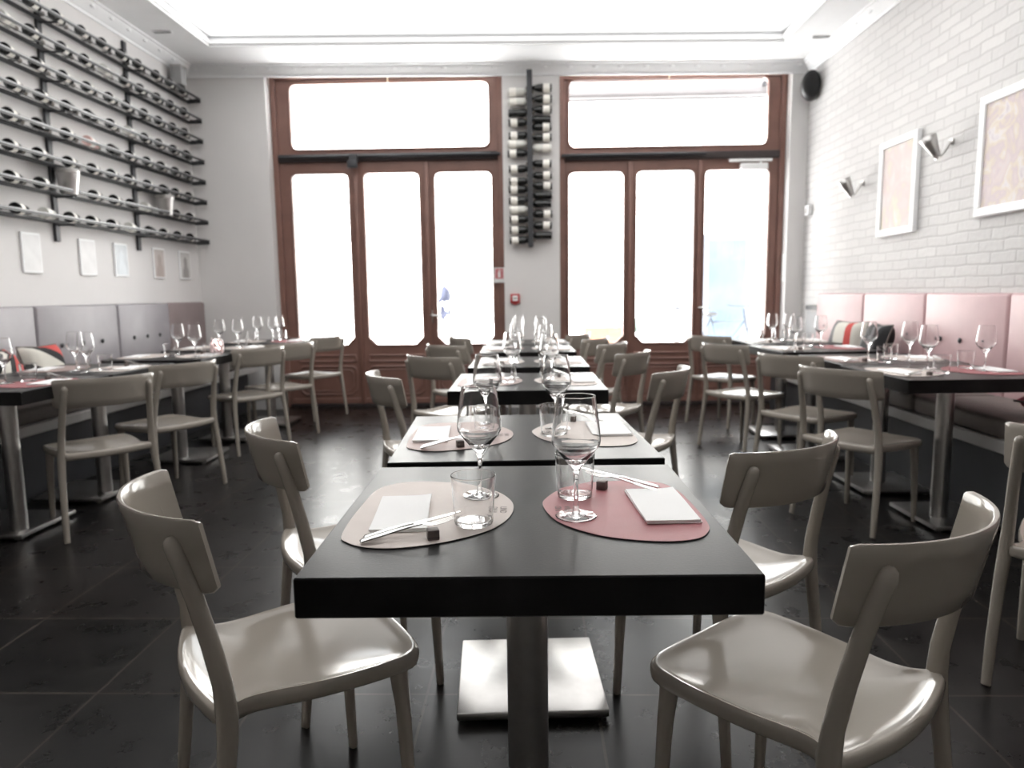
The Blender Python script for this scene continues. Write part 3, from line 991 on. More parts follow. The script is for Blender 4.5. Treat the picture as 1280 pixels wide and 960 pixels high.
# ------------------------------------------------------------------ brick wall: paintings, sconces
ART1 = art_material('pale_abstract_wash', [srgb(206, 202, 200), srgb(204, 192, 188), srgb(200, 184, 182), srgb(202, 196, 178), srgb(206, 202, 200)], 7)
ART2 = art_material('pastel_abstract_patches', [srgb(200, 194, 196), srgb(204, 190, 188), srgb(194, 180, 184), srgb(206, 194, 178), srgb(210, 204, 204), srgb(192, 182, 186)], 11)
for (ya, yb, za, zb_, art, lab) in ((5.61, 5.08, 1.535, 2.225, ART1, 'narrow white framed pale abstract painting between the two wall sconces'), (4.405, 3.62, 1.56, 2.245, ART2, 'wide white framed pastel abstract painting at the right edge')):
    r = empty('framed_painting', (XR, (ya + yb) / 2, (za + zb_) / 2))
    h, v = (ya - yb) / 2, (zb_ - za) / 2
    g = G()
    fw = 0.05
    g.box(-0.035, -0.002, -h, h, v - fw, v, 0.003, 1).box(-0.035, -0.002, -h, h, -v, -v + fw, 0.003, 1)
    g.box(-0.035, -0.002, -h, -h + fw, -v + fw, v - fw, 0.003, 1).box(-0.035, -0.002, h - fw, h, -v + fw, v - fw, 0.003, 1)
    g.build('frame', M['white'], r)
    G().box(-0.024, -0.003, -h + fw, h - fw, -v + fw, v - fw).build('canvas', art, r, smooth=0)
    tag(r, lab, 'painting', 'paintings on the brick wall')
sc = empty('wall_sconce')
g = G().lathe([(0.0, 0), (0.022, 0), (0.022, 0.010), (0.0, 0.012)], 20, M=Matrix.Translation((0, 0, 0.03)) @ Matrix.Rotation(-PI / 2, 4, 'Y'), cap=False)
g.build('wall_rosette', M['steel'], sc)
G().tube([(-0.010, 0, 0.03), (-0.025, 0.0, 0.02), (-0.06, 0.0, -0.04), (-0.078, 0.0, -0.058)], [(.014, .018), (.014, .018), (.011, .013), (.010, .011)], 12).build('arm', M['steel'], sc)
# a slit metal cup flaring up and outward
T = Matrix.Translation((-0.085, 0.0, -0.062)) @ Matrix.Rotation(-0.42, 4, 'Y') @ Matrix.Rotation(-0.2, 4, 'X')
g = G()
vs, fs = [], []
n = 14
for i, (rr, z) in enumerate(((0.018, 0), (0.026, 0.03), (0.043, 0.10), (0.053, 0.145))):
    for k in range(n + 1):
        a = -2.6 + 5.2 * k / n
        vs.append((-rr * math.cos(a), rr * math.sin(a), z))
for i in range(3):
    for k in range(n):
        a = i * (n + 1) + k
        fs.append((a, a + 1, a + n + 2, a + n + 1))
g.add(vs, fs, T)
cup = g.build('shade', M['steel'], sc)
sd = cup.modifiers.new('thickness', 'SOLIDIFY')
sd.thickness = 0.003
G().lathe([(0.0, 0.0), (0.018, 0.0), (0.018, 0.06), (0.0, 0.07)], 14, M=T @ Matrix.Translation((0, 0, 0.006)), cap=False).build('bulb', M['white_plastic'], sc)
G().lathe([(0.0, -0.012), (0.02, -0.008), (0.02, 0.004), (0, 0.004)], 14, M=T, cap=False).build('socket', M['polished'], sc)
PS = Proto(sc)
PS.put((XR - 0.001, 4.72, 2.03), label='steel cup wall sconce on the brick wall, the nearer one by the wide painting', cat='wall sconce', group='sconces on the brick wall')
PS.put((XR - 0.001, 5.93, 1.955), label='steel cup wall sconce on the brick wall, the farther one past the narrow painting', cat='wall sconce', group='sconces on the brick wall')


# ------------------------------------------------------------------ banquettes
def banquette(side, ys, ztop_, panel_mats, bz, label, first_button):
    s = -1 if side == 'left' else 1
    X = XL if side == 'left' else XR
    r = empty('banquette', (X, 0, 0))
    u = lambda a, b: (min(-s * a, -s * b), max(-s * a, -s * b))
    y0, y1 = ys[0], ys[-1]
    G().box(*u(0.015, 0.46), y0, y1, 0.0, 0.395).build('plinth', M['plinth'], r, smooth=0)
    G().box(*u(0.012, 0.565), y0, y1, 0.40, 0.46, 0.006, 1).build('seat_board', M['board'], r)
    for i in range(len(ys) - 1):
        G().box(*u(0.078, 0.555), ys[i] + 0.004, ys[i + 1] - 0.004, 0.4605, 0.555, 0.028, 3).build('seat_cushion', M['seat_uph'], r)
        p = G().box(*u(0.002, 0.07), ys[i] + 0.005, ys[i + 1] - 0.005, 0.50, ztop_, 0.018, 3).build('back_panel', panel_mats[min(i, len(panel_mats) - 1)], r)
        if i in first_button:
            L = ys[i + 1] - ys[i]
            for k in range(3):
                yb = ys[i] + L * (0.25 + 0.25 * k)
                G().lathe([(0.0, 0.0), (0.014, 0.001), (0.017, 0.006), (0.012, 0.010), (0.0, 0.011)], 14, cap=False,
                          M=Matrix.Translation((-s * 0.0705, yb, bz)) @ Matrix.Rotation(-s * PI / 2, 4, 'Y')).build('button', M['iron'], p)
    return tag(r, label, 'bench')


banquette('left', [1.4, 2.4, 3.55, 4.62, 5.56, 6.37, 7.08], 1.105, [M['grey_uph']] * 5 + [M['mauve_uph']], 0.83, 'long grey upholstered wall bench under the bottle shelves', (3, 4))
banquette('right', [1.3, 2.25, 3.15, 3.97, 4.80, 5.68, 6.60], 1.115, [M['pink_uph']], 0.83, 'long pink upholstered wall bench along the brick wall', (3, 4, 5))


# loose cushions on the benches
def stripe_mat(name, cols, scale, axis='X', rot=0.0):
    m = bpy.data.materials.new(name)
    m.use_nodes = True
    nt = m.node_tree
    b = nt.nodes['Principled BSDF']
    b.inputs['Roughness'].default_value = 0.85
    tc = nt.nodes.new('ShaderNodeTexCoord')
    mp = nt.nodes.new('ShaderNodeMapping')
    mp.inputs['Rotation'].default_value = (rot, 0, 0)
    nt.links.new(tc.outputs['Object'], mp.inputs[0])
    sx = nt.nodes.new('ShaderNodeSeparateXYZ')
    nt.links.new(mp.outputs[0], sx.inputs[0])
    mr = nt.nodes.new('ShaderNodeMapRange')
    mr.inputs['From Min'].default_value = -scale
    mr.inputs['From Max'].default_value = scale
    nt.links.new(sx.outputs[axis], mr.inputs['Value'])
    r = nt.nodes.new('ShaderNodeValToRGB')
    r.color_ramp.interpolation = 'CONSTANT'
    els = r.color_ramp.elements
    els[0].color = cols[0]
    els[1].color = cols[1]
    els[1].position = 1 / len(cols)
    for i in range(2, len(cols)):
        e = els.new(i / len(cols))
        e.color = cols[i]
    nt.links.new(mr.outputs[0], r.inputs[0])
    nt.links.new(r.outputs[0], b.inputs['Base Color'])
    return m


def cushion(name, loc, rot, m, size, label, th=0.075):
    n = 14
    vs, fs = [], []
    for sgn in (1, -1):
        for i in range(n + 1):
            for j in range(n + 1):
                a, b = -1 + 2 * i / n, -1 + 2 * j / n
                t = max(0, (1 - a ** 4) * (1 - b ** 4)) ** 0.6
                k = 1 - 0.07 * (1 - abs(a)) * abs(b) ** 3 if True else 1
                k2 = 1 - 0.07 * (1 - abs(b)) * abs(a) ** 3
                vs.append((sgn * th * t, a * size * k2, b * size * k))
    N = (n + 1) ** 2
    for i in range(n):
        for j in range(n):
            q = [i * (n + 1) + j, (i + 1) * (n + 1) + j, (i + 1) * (n + 1) + j + 1, i * (n + 1) + j + 1]
            fs.append(tuple(q))
            fs.append(tuple(N + x for x in reversed(q)))
    r = empty(name, loc)
    r.rotation_euler = rot
    g = G().add(vs, fs)
    o = g.build('cover', m, r)
    wd = o.modifiers.new('weld', 'WELD')
    wd.merge_threshold = 0.0005
    g = G()
    e = [(0, a * size * (1 - .07 * (1 - abs(a)) * 0) , size) for a in (-1, 1)]
    pts = []
    for t in range(40):
        a = t / 40 * 4
        k = int(a)
        f = -1 + 2 * (a - k)
        c = 1 - 0.07 * (1 - abs(f))
        pts.append([(0, f * size, size * c), (0, size * c, -f * size), (0, -f * size, -size * c), (0, -size * c, f * size)][k])
    g.tube(pts + pts[:2], 0.005, 6, cap=False, up=(1, 0, 0))
    g.build('piping', M['seat_uph'], r)
    return tag(r, label, 'cushion', 'loose cushions on the benches')


BLK, CRM, RED_, GRY = srgb(34, 34, 36), srgb(206, 203, 194), srgb(190, 78, 74), srgb(110, 108, 110)
cushion('scatter_cushion', (-3.06, 4.02, 0.715), (0, -0.32, 0.25), stripe_mat('black_cream_red_bands', [BLK, CRM, BLK, RED_, BLK, CRM], 0.16, 'Y', 0.6), 0.15, 'black cushion with cream and red bands on the grey bench, the nearer of two')
cushion('scatter_cushion', (-3.08, 4.40, 0.715), (0, -0.30, -0.15), stripe_mat('cream_black_bands', [RED_, BLK, CRM, CRM, BLK, CRM], 0.16, 'Y', 2.2), 0.15, 'cream cushion with a black band on the grey bench, the farther of two')
cushion('scatter_cushion', (2.42, 5.55, 0.735), (0, 0.30, 0.25), stripe_mat('cream_red_stripes', [CRM, RED_, CRM, CRM, GRY, CRM], 0.18, 'Y', 0.2), 0.175, 'cream and red striped cushion on the pink bench behind the tables')
cushion('scatter_cushion', (2.42, 5.08, 0.735), (0, 0.30, -0.1), stripe_mat('black_grey_stripes', [BLK, GRY, BLK, BLK, GRY, BLK], 0.18, 'Y', 0.1), 0.175, 'black and grey striped cushion on the pink bench')
cushion('scatter_cushion', (2.46, 3.28, 0.615), (0, PI / 2, 0.3), mat('rose_cushion_fabric', srgb(176, 92, 104), 0.85, bump=0.2), 0.15, 'rose cushion lying flat on the pink bench at the right edge', 0.055)


# ------------------------------------------------------------------ tables
def make_table():
    r = empty('restaurant_table')
    return r, G().box(-0.332, 0.332, -0.325, 0.325, 0.690, 0.75, 0.0025, 1).build('tabletop', M['table'], r)


TAB, TOP = make_table()
TB = {}
TABLES = [('M1', -0.0129, 1.281, 0.018, 0, 0, 'black square table nearest the camera in the middle row', 'middle'),
          ('M2', -0.031, 1.984, 0.053, 0.016, 0, 'black square table, second in the middle row', 'middle'),
          ('M3', -0.02, 3.222, 0.01, 0, 0, 'black square table, third in the middle row', 'middle'),
          ('M4', -0.018, 4.16, 0.008, 0, 0, 'black square table, fourth in the middle row', 'middle'),
          ('M5', -0.03, 5.165, 0.02, 0, 0, 'black square table, fifth in the middle row', 'middle'),
          ('M6', -0.03, 5.87, 0.01, 0, 0, 'black square table, sixth and last in the middle row', 'middle'),
          ('L1', -2.545, 3.32, 0.0, -0.095, 0.10, 'black square table at the left edge beside the grey bench', 'left'),
          ('L2', -2.53, 3.985, 0.0, -0.095, 0.05, 'black square table, second along the grey bench', 'left'),
          ('L3', -2.465, 4.82, 0.03, 0, 0.15, 'black square table, third along the grey bench', 'left'),
          ('L4', -2.45, 5.58, 0.0, 0, 0.12, 'black square table, fourth along the grey bench', 'left'),
          ('L5', -2.37, 6.34, 0.0, 0, 0, 'black square table, farthest along the grey bench', 'left'),
          ('R1', 1.96, 3.45, 0.03, 0.13, 0.04, 'black square table nearest along the pink bench', 'right'),
          ('R2', 1.98, 4.115, 0.0, 0.07, 0.0, 'black square table, second along the pink bench', 'right'),
          ('R3', 1.93, 4.95, 0.05, 0, 0, 'black square table, third along the pink bench', 'right'),
          ('R4', 1.98, 5.67, 0.0, 0, 0, 'black square table, farthest along the pink bench', 'right')]
COLG = G().lathe([(0.039, 0.034), (0.039, 0.6895)], 28)
COLM = COLG.build('column', M['steel'])
PLG = G().box(-0.205, 0.205, -0.205, 0.205, 0.012, 0.034, 0.004, 2)
for a in (-0.16, 0.16):
    for b in (-0.16, 0.16):
        PLG.lathe([(0.018, 0.0), (0.018, 0.0125)], 12, M=Matrix.Translation((a, b, 0)))
PLM = PLG.build('base_plate', M['steel'])
CPM = G().box(-0.14, 0.14, -0.14, 0.14, 0.682, 0.6898, 0.002, 1).build('mounting_plate', M['iron'])
first = True
for (k, x, y, a, dx, dy, lab, row) in TABLES:
    if first:
        o, c, p, q = TAB, COLM, PLM, CPM
        first = False
    else:
        o = TAB.copy()
        COL.objects.link(o)
        t = TOP.copy()
        COL.objects.link(t)
        t.parent = o
        c, p, q = COLM.copy(), PLM.copy(), CPM.copy()
        for z in (c, p, q):
            COL.objects.link(z)
    for z in (c, p, q):
        z.parent = o
    o.location = (x, y, 0)
    o.rotation_euler = (0, 0, a)
    cy = min(dy, 0.0) + (-0.03 if row != 'middle' and dy else 0)
    cx = 0.035 if (row == 'right' and dx) else (0.035 if (row == 'left' and dx) else 0)
    c.location = (cx, 0 if dy < .08 else dy - 0.12, 0)
    q.location = c.location
    p.location = (dx if row != 'left' else -0.10 if dx else 0, dy, 0)
    tag(o, lab, 'table', 'black square restaurant tables')
    TB[k] = (x, y, a)


# ------------------------------------------------------------------ chairs
def make_chair():
    r = empty('dining_chair')
    # seat: dished shell with a rolled apron and ears towards the rear legs
    half = [(0.0, 0.224), (0.06, 0.224), (0.122, 0.221), (0.163, 0.213), (0.189, 0.196), (0.2005, 0.168), (0.202, 0.115), (0.199, 0.05), (0.192, -0.02),
            (0.182, -0.075), (0.178, -0.115), (0.182, -0.145), (0.193, -0.165), (0.199, -0.182), (0.192, -0.197), (0.172, -0.205), (0.13, -0.214), (0.07, -0.224), (0.0, -0.228)]
    loop = half + [(-x, y) for x, y in half[-2:0:-1]]
    loop = catmull(loop, 2)
    n = len(loop)
    rings = [(0.90, 0.394), (0.965, 0.393), (0.992, 0.397), (1.0, 0.405), (1.0, 0.414), (0.992, 0.422), (0.972, 0.4275), (0.945, 0.427), (0.91, 0.4235), (0.86, 0.4195), (0.78, 0.4165), (0.68, 0.4138), (0.56, 0.4115), (0.42, 0.4095), (0.28, 0.4080), (0.14, 0.4072), (0.05, 0.4070)]
    vs, fs = [], []
    for (s, z) in rings:
        bl = min(1, max(0, (0.86 - s) / 0.5))
        bl = bl * bl * (3 - 2 * bl)
        for q, (x, y) in enumerate(loop):
            an = PI / 2 - 2 * PI * q / n
            X = x * s * (1 - bl) + 0.19 * s * math.cos(an) * bl
            Y = ((y + 0.01) * (1 - bl) + 0.2 * math.sin(an) * bl) * s - 0.01
            zz = z + (0.010 * (Y / 0.2) ** 2 * (1 if Y < 0 else 0.25) + 0.004 * (X / 0.18) ** 2) * (1 if z > .39 else 0.4)
            vs.append((X, Y, zz - 0.019))
    for i in range(len(rings) - 1):
        for k in range(n):
            l = (k + 1) % n
            fs.append((i * n + k, i * n + l, (i + 1) * n + l, (i + 1) * n + k))
    o = (len(rings) - 1) * n
    fs.append(tuple(o + k for k in range(n)))
    # underside
    o2 = len(vs)
    for (x, y) in loop:
        vs.append((x * 0.87, (y + .01) * 0.87 - .01, 0.384))
    fs += [((k + 1) % n, k, o2 + k, o2 + (k + 1) % n) for k in range(n)]
    fs.append(tuple(o2 + k for k in range(n - 1, -1, -1)))
    G().add(vs, fs).build('seat', M['chair'], r, smooth=60)
    # curved back panel
    R0 = 0.29
    yc = -0.204 + math.sqrt(R0 ** 2 - 0.221 ** 2)
    A = math.asin(0.221 / R0)
    prof = []                                            # (offset outward, height fraction)
    th = 0.0055
    for (o_, h) in ((-th, 0.02), (-th, 0.25), (-th, 0.5), (-th, 0.75), (-th, 0.97), (-th * .4, 1.0), (th * .4, 1.0), (th, 0.97), (th, 0.75), (th, 0.5), (th, 0.25), (th, 0.02), (th * .4, 0.0), (-th * .4, 0.0)):
        prof.append((o_, h))
    m = len(prof)
    N = 40
    vs, fs = [], []
    for i in range(N + 1):
        t = -1 + 2 * i / N
        a = A * t
        # ends: rounded lower corner
        low = 0.640 + 0.012 * max(0, abs(t) - 0.94) / 0.06
        top = 0.776 - 0.004 * max(0, abs(t) - 0.97) / 0.03 + 0.003 * (1 - t * t)
        for (o_, h) in prof:
            z = low + (top - low) * h
            lean = -0.027 * (z - 0.776) / 0.122
            rr = R0 + o_
            aa = a * (1 - 0.012 * (1 - h))
            vs.append((rr * math.sin(aa), yc - rr * math.cos(aa) + lean * 1.0, z))
    for i in range(N):
        for k in range(m):
            l = (k + 1) % m
            fs.append((i * m + k, i * m + l, (i + 1) * m + l, (i + 1) * m + k))
    fs.append(tuple(range(m)))
    fs.append(tuple(N * m + k for k in range(m - 1, -1, -1)))
    G().add(vs, fs).build('backrest', M['chair'], r, smooth=50)
    for s in (-1, 1):
        path = [(s * 0.2235, -0.222, 0.0), (s * 0.2225, -0.219, 0.004), (s * 0.219, -0.205, 0.14), (s * 0.212, -0.188, 0.30), (s * 0.207, -0.180, 0.37), (s * 0.204, -0.178, 0.415), (s * 0.201, -0.182, 0.47),
                (s * 0.197, -0.197, 0.55), (s * 0.192, -0.215, 0.63), (s * 0.187, -0.231, 0.69), (s * 0.184, -0.243, 0.728), (s * 0.1835, -0.246, 0.740), (s * 0.183, -0.247, 0.7455)]
        rad = [(.0105, .0115), (.0125, .0135), (.0145, .015), (.0165, .0165), (.019, .018), (.0195, .018), (.0175, .0165), (.0165, .0155), (.0155, .0155), (.0155, .0155), (.0150, .0150), (.0115, .0115), (.004, .004)]
        G().tube(path, rad, 14, up=(0, 1, 0)).build('leg', M['chair'], r, smooth=60)
        path = [(s * 0.183, 0.178, 0.0), (s * 0.1825, 0.177, 0.004), (s * 0.180, 0.172, 0.15), (s * 0.176, 0.166, 0.30), (s * 0.172, 0.160, 0.380)]
        G().tube(path, [(.0095, .0105), (.0115, .0125), (.0135, .0145), (.016, .017), (.020, .020)], 12, up=(0, 1, 0)).build('leg', M['chair'], r, smooth=60)
    return Proto(r)


PC = make_chair()
CH = [(-.51, 1.43, -56, 'largest on the left, beside the nearest middle table'),
      (.50, 1.31, 40, 'largest on the right, beside the nearest middle table'),
      (-.52, 2.06, -63, 'left side of the second middle table'),
      (.49, 1.91, 40, 'right side of the second middle table'),
      (-.49, 3.42, -65, 'left side of the third middle table'),
      (.47, 3.54, 63, 'right side of the third middle table'),
      (-.48, 4.48, -37, 'left side of the fourth middle table'),
      (.45, 4.58, 58, 'right side of the fourth middle table'),
      (-.49, 5.43, -45, 'left side of the fifth middle table'),
      (.41, 5.39, 59, 'right side of the fifth middle table'),
      (-.43, 6.33, -64, 'left side of the last middle table'),
      (.34, 5.99, 60, 'right side of the last middle table'),
      (.24, 6.64, 60, 'right of the pillar beyond the last middle table'),
      (-2.215, 3.50, 48, 'first table along the grey bench, nearest chair of the left row'),
      (-2.20, 4.15, 64, 'second table along the grey bench, second chair of the left row'),
      (-2.18, 5.31, 55, 'third table along the grey bench, third chair of the left row'),
      (-2.11, 5.82, 52, 'fourth table along the grey bench, fourth chair of the left row'),
      (-2.10, 6.71, 64, 'last table along the grey bench by the left door'),
      (1.62, 2.0, -40, 'right edge of the photo, cut off, in front of the pink bench'),
      (1.64, 3.53, -58, 'first table along the pink bench, nearest chair of its row'),
      (1.67, 4.29, -56, 'second table along the pink bench'),
      (1.55, 5.19, -60, 'third table along the pink bench'),
      (1.67, 6.19, -53, 'last table along the pink bench by the right door')]
for (x, y, a, lab) in CH:
    PC.put((x, y, 0), math.radians(a), 'taupe plastic chair, ' + lab, 'chair', 'taupe plastic dining chairs')


# ------------------------------------------------------------------ table settings
def dense(pf, e=0.0007):
    out = []
    for i in range(len(pf)):
        a = pf[i]
        out.append(a)
        if i + 1 < len(pf):
            b = pf[i + 1]
            L = math.dist(a, b)
            if L > 4 * e:
                for t in (e / L, 0.5, 1 - e / L):
                    out.append((a[0] + (b[0] - a[0]) * t, a[1] + (b[1] - a[1]) * t))
    return out


def make_wine():
    r = empty('wine_glass')
    po = [(0.0, 0.0825), (0.0055, 0.0835), (0.0105, 0.090), (0.022, 0.104), (0.035, 0.120), (0.0412, 0.129), (0.0430, 0.1355), (0.0428, 0.143), (0.0398, 0.172), (0.0360, 0.200), (0.0337, 0.2150)]
    pi_ = [(0.0326, 0.2150), (0.0349, 0.200), (0.0387, 0.172), (0.0417, 0.143), (0.0418, 0.136), (0.0400, 0.130), (0.0335, 0.1205), (0.020, 0.107), (0.008, 0.0985), (0.0, 0.0965)]
    pf = po + [(0.03362, 0.2154), (0.0334, 0.2157), (0.0330, 0.2157), (0.0327, 0.2154)] + pi_
    q = []
    for i, p in enumerate(pf):                            # smooth resampling keeps long faces short
        q.append(p)
        if i + 1 < len(pf) and math.dist(p, pf[i + 1]) > 0.004:
            p0, p1, p2, p3 = [Vector(pf[min(max(i + d, 0), len(pf) - 1)]) for d in (-1, 0, 1, 2)]
            for t in (0.06, 0.35, 0.65, 0.94):
                c = 0.5 * ((2 * p1) + (p2 - p0) * t + (2 * p0 - 5 * p1 + 4 * p2 - p3) * t * t + (-p0 + 3 * p1 - 3 * p2 + p3) * t ** 3)
                l = p1.lerp(p2, t)
                c = c if math.dist(p0, p1) > 0.003 and math.dist(p2, p3) > 0.003 else l
                q.append((max(c.x, 0), c.y))
    G().lathe(q, 56, cap=False).build('bowl', M['glass'], r, smooth=60)
    G().lathe([(0.0080, 0.0045), (0.0055, 0.012), (0.0042, 0.03), (0.0040, 0.06), (0.0050, 0.076), (0.0075, 0.0835)], 16).build('stem', M['glass'], r, smooth=60)
    G().lathe(dense([(0.0, 0.0010), (0.030, 0.0004), (0.0345, 0.0), (0.0364, 0.0008), (0.0364, 0.0016), (0.030, 0.0024), (0.018, 0.0038), (0.009, 0.0060), (0.0, 0.0085)]), 48, cap=False).build('foot', M['glass'], r, smooth=60)
    return Proto(r)


def make_tumbler():
    r = empty('water_tumbler')
    G().lathe(dense([(0.0, 0.0), (0.030, 0.0), (0.0325, 0.0015), (0.0335, 0.005), (0.0386, 0.0855), (0.0383, 0.0863), (0.0378, 0.0866), (0.0374, 0.0862), (0.0373, 0.0855), (0.0322, 0.011), (0.0312, 0.0085), (0.028, 0.0072), (0.0, 0.0068)]), 56, cap=False).build('tumbler_wall', M['glass'], r, smooth=50)
    return Proto(r)


PW, PTU = make_wine(), make_tumbler()
# napkin: folded paper, two leaves
nk = empty('paper_napkin')
def leaf(z0, z1, sk, curl):
    n, m_ = 8, 12
    vs, fs = [], []
    for top in (0, 1):
        for i in range(n + 1):
            for j in range(m_ + 1):
                a, b = -1 + 2 * i / n, -1 + 2 * j / m_
                z = (z1 if top else z0) + curl * max(0, a) ** 3 * (0.6 + 0.4 * b) + 0.0006 * math.sin(3 * b + a)
                vs.append((a * 0.047 + sk * b, b * 0.099 + sk * a * .3, z))
    N = (n + 1) * (m_ + 1)
    for i in range(n):
        for j in range(m_):
            q = [i * (m_ + 1) + j, (i + 1) * (m_ + 1) + j, (i + 1) * (m_ + 1) + j + 1, i * (m_ + 1) + j + 1]
            fs.append(tuple(reversed(q)))
            fs.append(tuple(N + x for x in q))
    edge = [i * (m_ + 1) for i in range(n + 1)] + [n * (m_ + 1) + j for j in range(1, m_ + 1)] + [i * (m_ + 1) + m_ for i in range(n - 1, -1, -1)] + [j for j in range(m_ - 1, 0, -1)]
    for k in range(len(edge)):
        a, b = edge[k], edge[(k + 1) % len(edge)]
        fs.append((a, b, N + b, N + a))
    return G().add(vs, fs)
leaf(0.0008, 0.0036, 0.0, 0.0).build('lower_fold', M['paper'], nk)
leaf(0.0040, 0.0068, 0.002, 0.003).build('upper_fold', M['paper'], nk)
PN = Proto(nk)
cb = empty('cutlery_rest')
G().box(-0.0095, 0.0095, -0.0095, 0.0095, 0.0, 0.017, 0.0015, 2).build('block', M['cube'], cb)
G().box(-0.0095, 0.0095, -0.0096, -0.0085, 0.004, 0.005).build('seam', M['iron'], cb)
PCB = Proto(cb)


def make_knife():
    r = empty('table_knife')
    G().tube([(0, 0, 0.0), (0.004, 0, 0.001), (0.04, 0, .004), (0.085, 0, 0.008), (0.096, 0, 0.0085)], [(.002, .006), (.0042, .0085), (.004, .0068), (.004, .0055), (.003, .0045)], 10).build('handle', M['polished'], r)
    b = [(0.095, -0.003), (0.11, -0.006), (0.17, -0.0068), (0.19, -0.001), (0.186, 0.004), (0.10, 0.004)]
    g = G()
    vs = [(x, y, 0.0082 + (x - 0.095) * 0.05 + d) for d in (0, 0.001) for x, y in b]
    n = len(b)
    g.add(vs, [tuple(range(n - 1, -1, -1)), tuple(range(n, 2 * n))] + [(k, (k + 1) % n, n + (k + 1) % n, n + k) for k in range(n)])
    g.build('blade', M['polished'], r, smooth=0)
    return Proto(r)


def make_fork():
    r = empty('table_fork')
    G().tube([(0, 0, 0.0), (0.004, 0, 0.001), (0.04, 0, .004), (0.09, 0, 0.0095), (0.118, 0, 0.0115)], [(.002, .006), (.0036, .0085), (.0032, .0064), (.0028, .0035), (.0018, .004)], 10).build('handle', M['polished'], r)
    g = G()
    g.tube([(0.115, 0, 0.0112), (0.122, 0, 0.0105), (0.13, 0, 0.0085), (0.138, 0, 0.0075)], [(.0012, .003), (.0012, .0085), (.001, .011), (.001, .0112)], 10)
    for k in range(4):
        y = -0.0095 + k * 0.00633
        g.tube([(0.137, y, 0.0076), (0.155, y * .95, 0.008), (0.178, y * .9, 0.0125)], [(.0009, .0018), (.0009, .0017), (.0005, .0009)], 6)
    g.build('head', M['polished'], r)
    return Proto(r)


PK, PF = make_knife(), make_fork()

# mats: rounded egg outlines measured about the first table's centre
C1 = (-0.0129, 1.281)
ML = [(-0.318, 1.127), (-0.303, 1.099), (-0.276, 1.078), (-0.239, 1.069), (-0.197, 1.074), (-0.147, 1.094), (-0.102, 1.125), (-0.067, 1.163), (-0.043, 1.22), (-0.036, 1.282), (-0.044, 1.331), (-0.069, 1.384), (-0.111, 1.424), (-0.168, 1.457), (-0.226, 1.468), (-0.273, 1.459), (-0.305, 1.428), (-0.317, 1.389), (-0.321, 1.316), (-0.323, 1.215)]
MR = [(0.019, 1.302), (0.023, 1.257), (0.039, 1.198), (0.068, 1.154), (0.11, 1.117), (0.155, 1.098), (0.2, 1.089), (0.238, 1.092), (0.268, 1.107), (0.289, 1.142), (0.296, 1.18), (0.297, 1.242), (0.295, 1.31), (0.29, 1.372), (0.269, 1.434), (0.22, 1.457), (0.143, 1.451), (0.084, 1.424), (0.049, 1.383), (0.026, 1.333)]


def make_mat(pts, m, name='placemat'):
    lp = catmull([(x - C1[0], y - C1[1]) for x, y in pts], 4)
    r = empty(name)
    g = G().prism(lp, 0.0003, 0.0019)
    g.build('mat_face', m, r, smooth=30)
    n = len(lp)
    cx = sum(p[0] for p in lp) / n
    cy = sum(p[1] for p in lp) / n
    lp2 = [(cx + (x - cx) * 1.004, cy + (y - cy) * 1.003) for x, y in lp]
    g = G()
    g.prism(lp2, 0.0, 0.0012).build('mat_backing', M['black'], r, smooth=30)
    return r


def text(parent, body, size, loc, rz, m, name):
    cu = bpy.data.curves.new(name, 'FONT')
    cu.body = body
    cu.size = size
    cu.extrude = 0.0001
    cu.align_x = 'CENTER'
    tmp = bpy.data.objects.new(name, cu)
    COL.objects.link(tmp)
    dg = bpy.context.evaluated_depsgraph_get()
    me = bpy.data.meshes.new_from_object(tmp.evaluated_get(dg))
    bpy.data.objects.remove(tmp)
    me.materials.clear()
    me.materials.append(m)
    o = bpy.data.objects.new(name, me)
    COL.objects.link(o)
    o.parent = parent
    o.location = loc
    o.rotation_euler = (0, 0, rz)
    return o


def matproto(pts, m, side):
    r = make_mat(pts, m)
    if side == 'L':
        text(r, 'LIND\nDNA', 0.017, (0.0 - 0.060 - C1[0] + 0.0, 1.262 - C1[1], 0.00205), -PI / 2, M['ink'], 'imprint')
    else:
        text(r, 'LIND\nDNA', 0.017, (0.052 - C1[0], 1.262 - C1[1], 0.00205), PI / 2, M['ink'], 'imprint')
    return Proto(r)


MATS = {('L', 'beige'): matproto(ML, M['beige'], 'L'), ('L', 'mauve'): matproto(ML, M['mauve'], 'L'), ('R', 'pink'): matproto(MR, M['pinkmat'], 'R'), ('R', 'beige'): matproto(MR, M['beige'], 'R')}
MATW = {'beige': 'taupe', 'mauve': 'mauve', 'pink': 'rose red'}
TNAME = {'M1': 'nearest middle table', 'M2': 'second middle table', 'M3': 'third middle table', 'M4': 'fourth middle table', 'M5': 'fifth middle table', 'M6': 'last middle table',
         'L1': 'first table by the grey bench', 'L2': 'second table by the grey bench', 'L3': 'third table by the grey bench', 'L4': 'fourth table by the grey bench', 'L5': 'last table by the grey bench',
         'R1': 'first table by the pink bench', 'R2': 'second table by the pink bench', 'R3': 'third table by the pink bench', 'R4': 'last table by the pink bench'}
# defaults relative to the table centre
DEF = {'L': dict(nap=(-0.222, -0.042, 0.09), cube=(-0.152, -0.172), wine=(-0.088, 0.073), tum=(-0.0905, -0.096), fork=(-0.266, -0.192, 0.27), knife=(-0.264, -0.175, 0.30)),
       'R': dict(nap=(0.247, -0.010, 0.05), cube=(0.154, 0.113), wine=(0.088, -0.061), tum=(0.0955, 0.062), fork=(0.262, 0.080, 2.68), knife=(0.268, 0.108, 2.78))}
ZT = 0.75


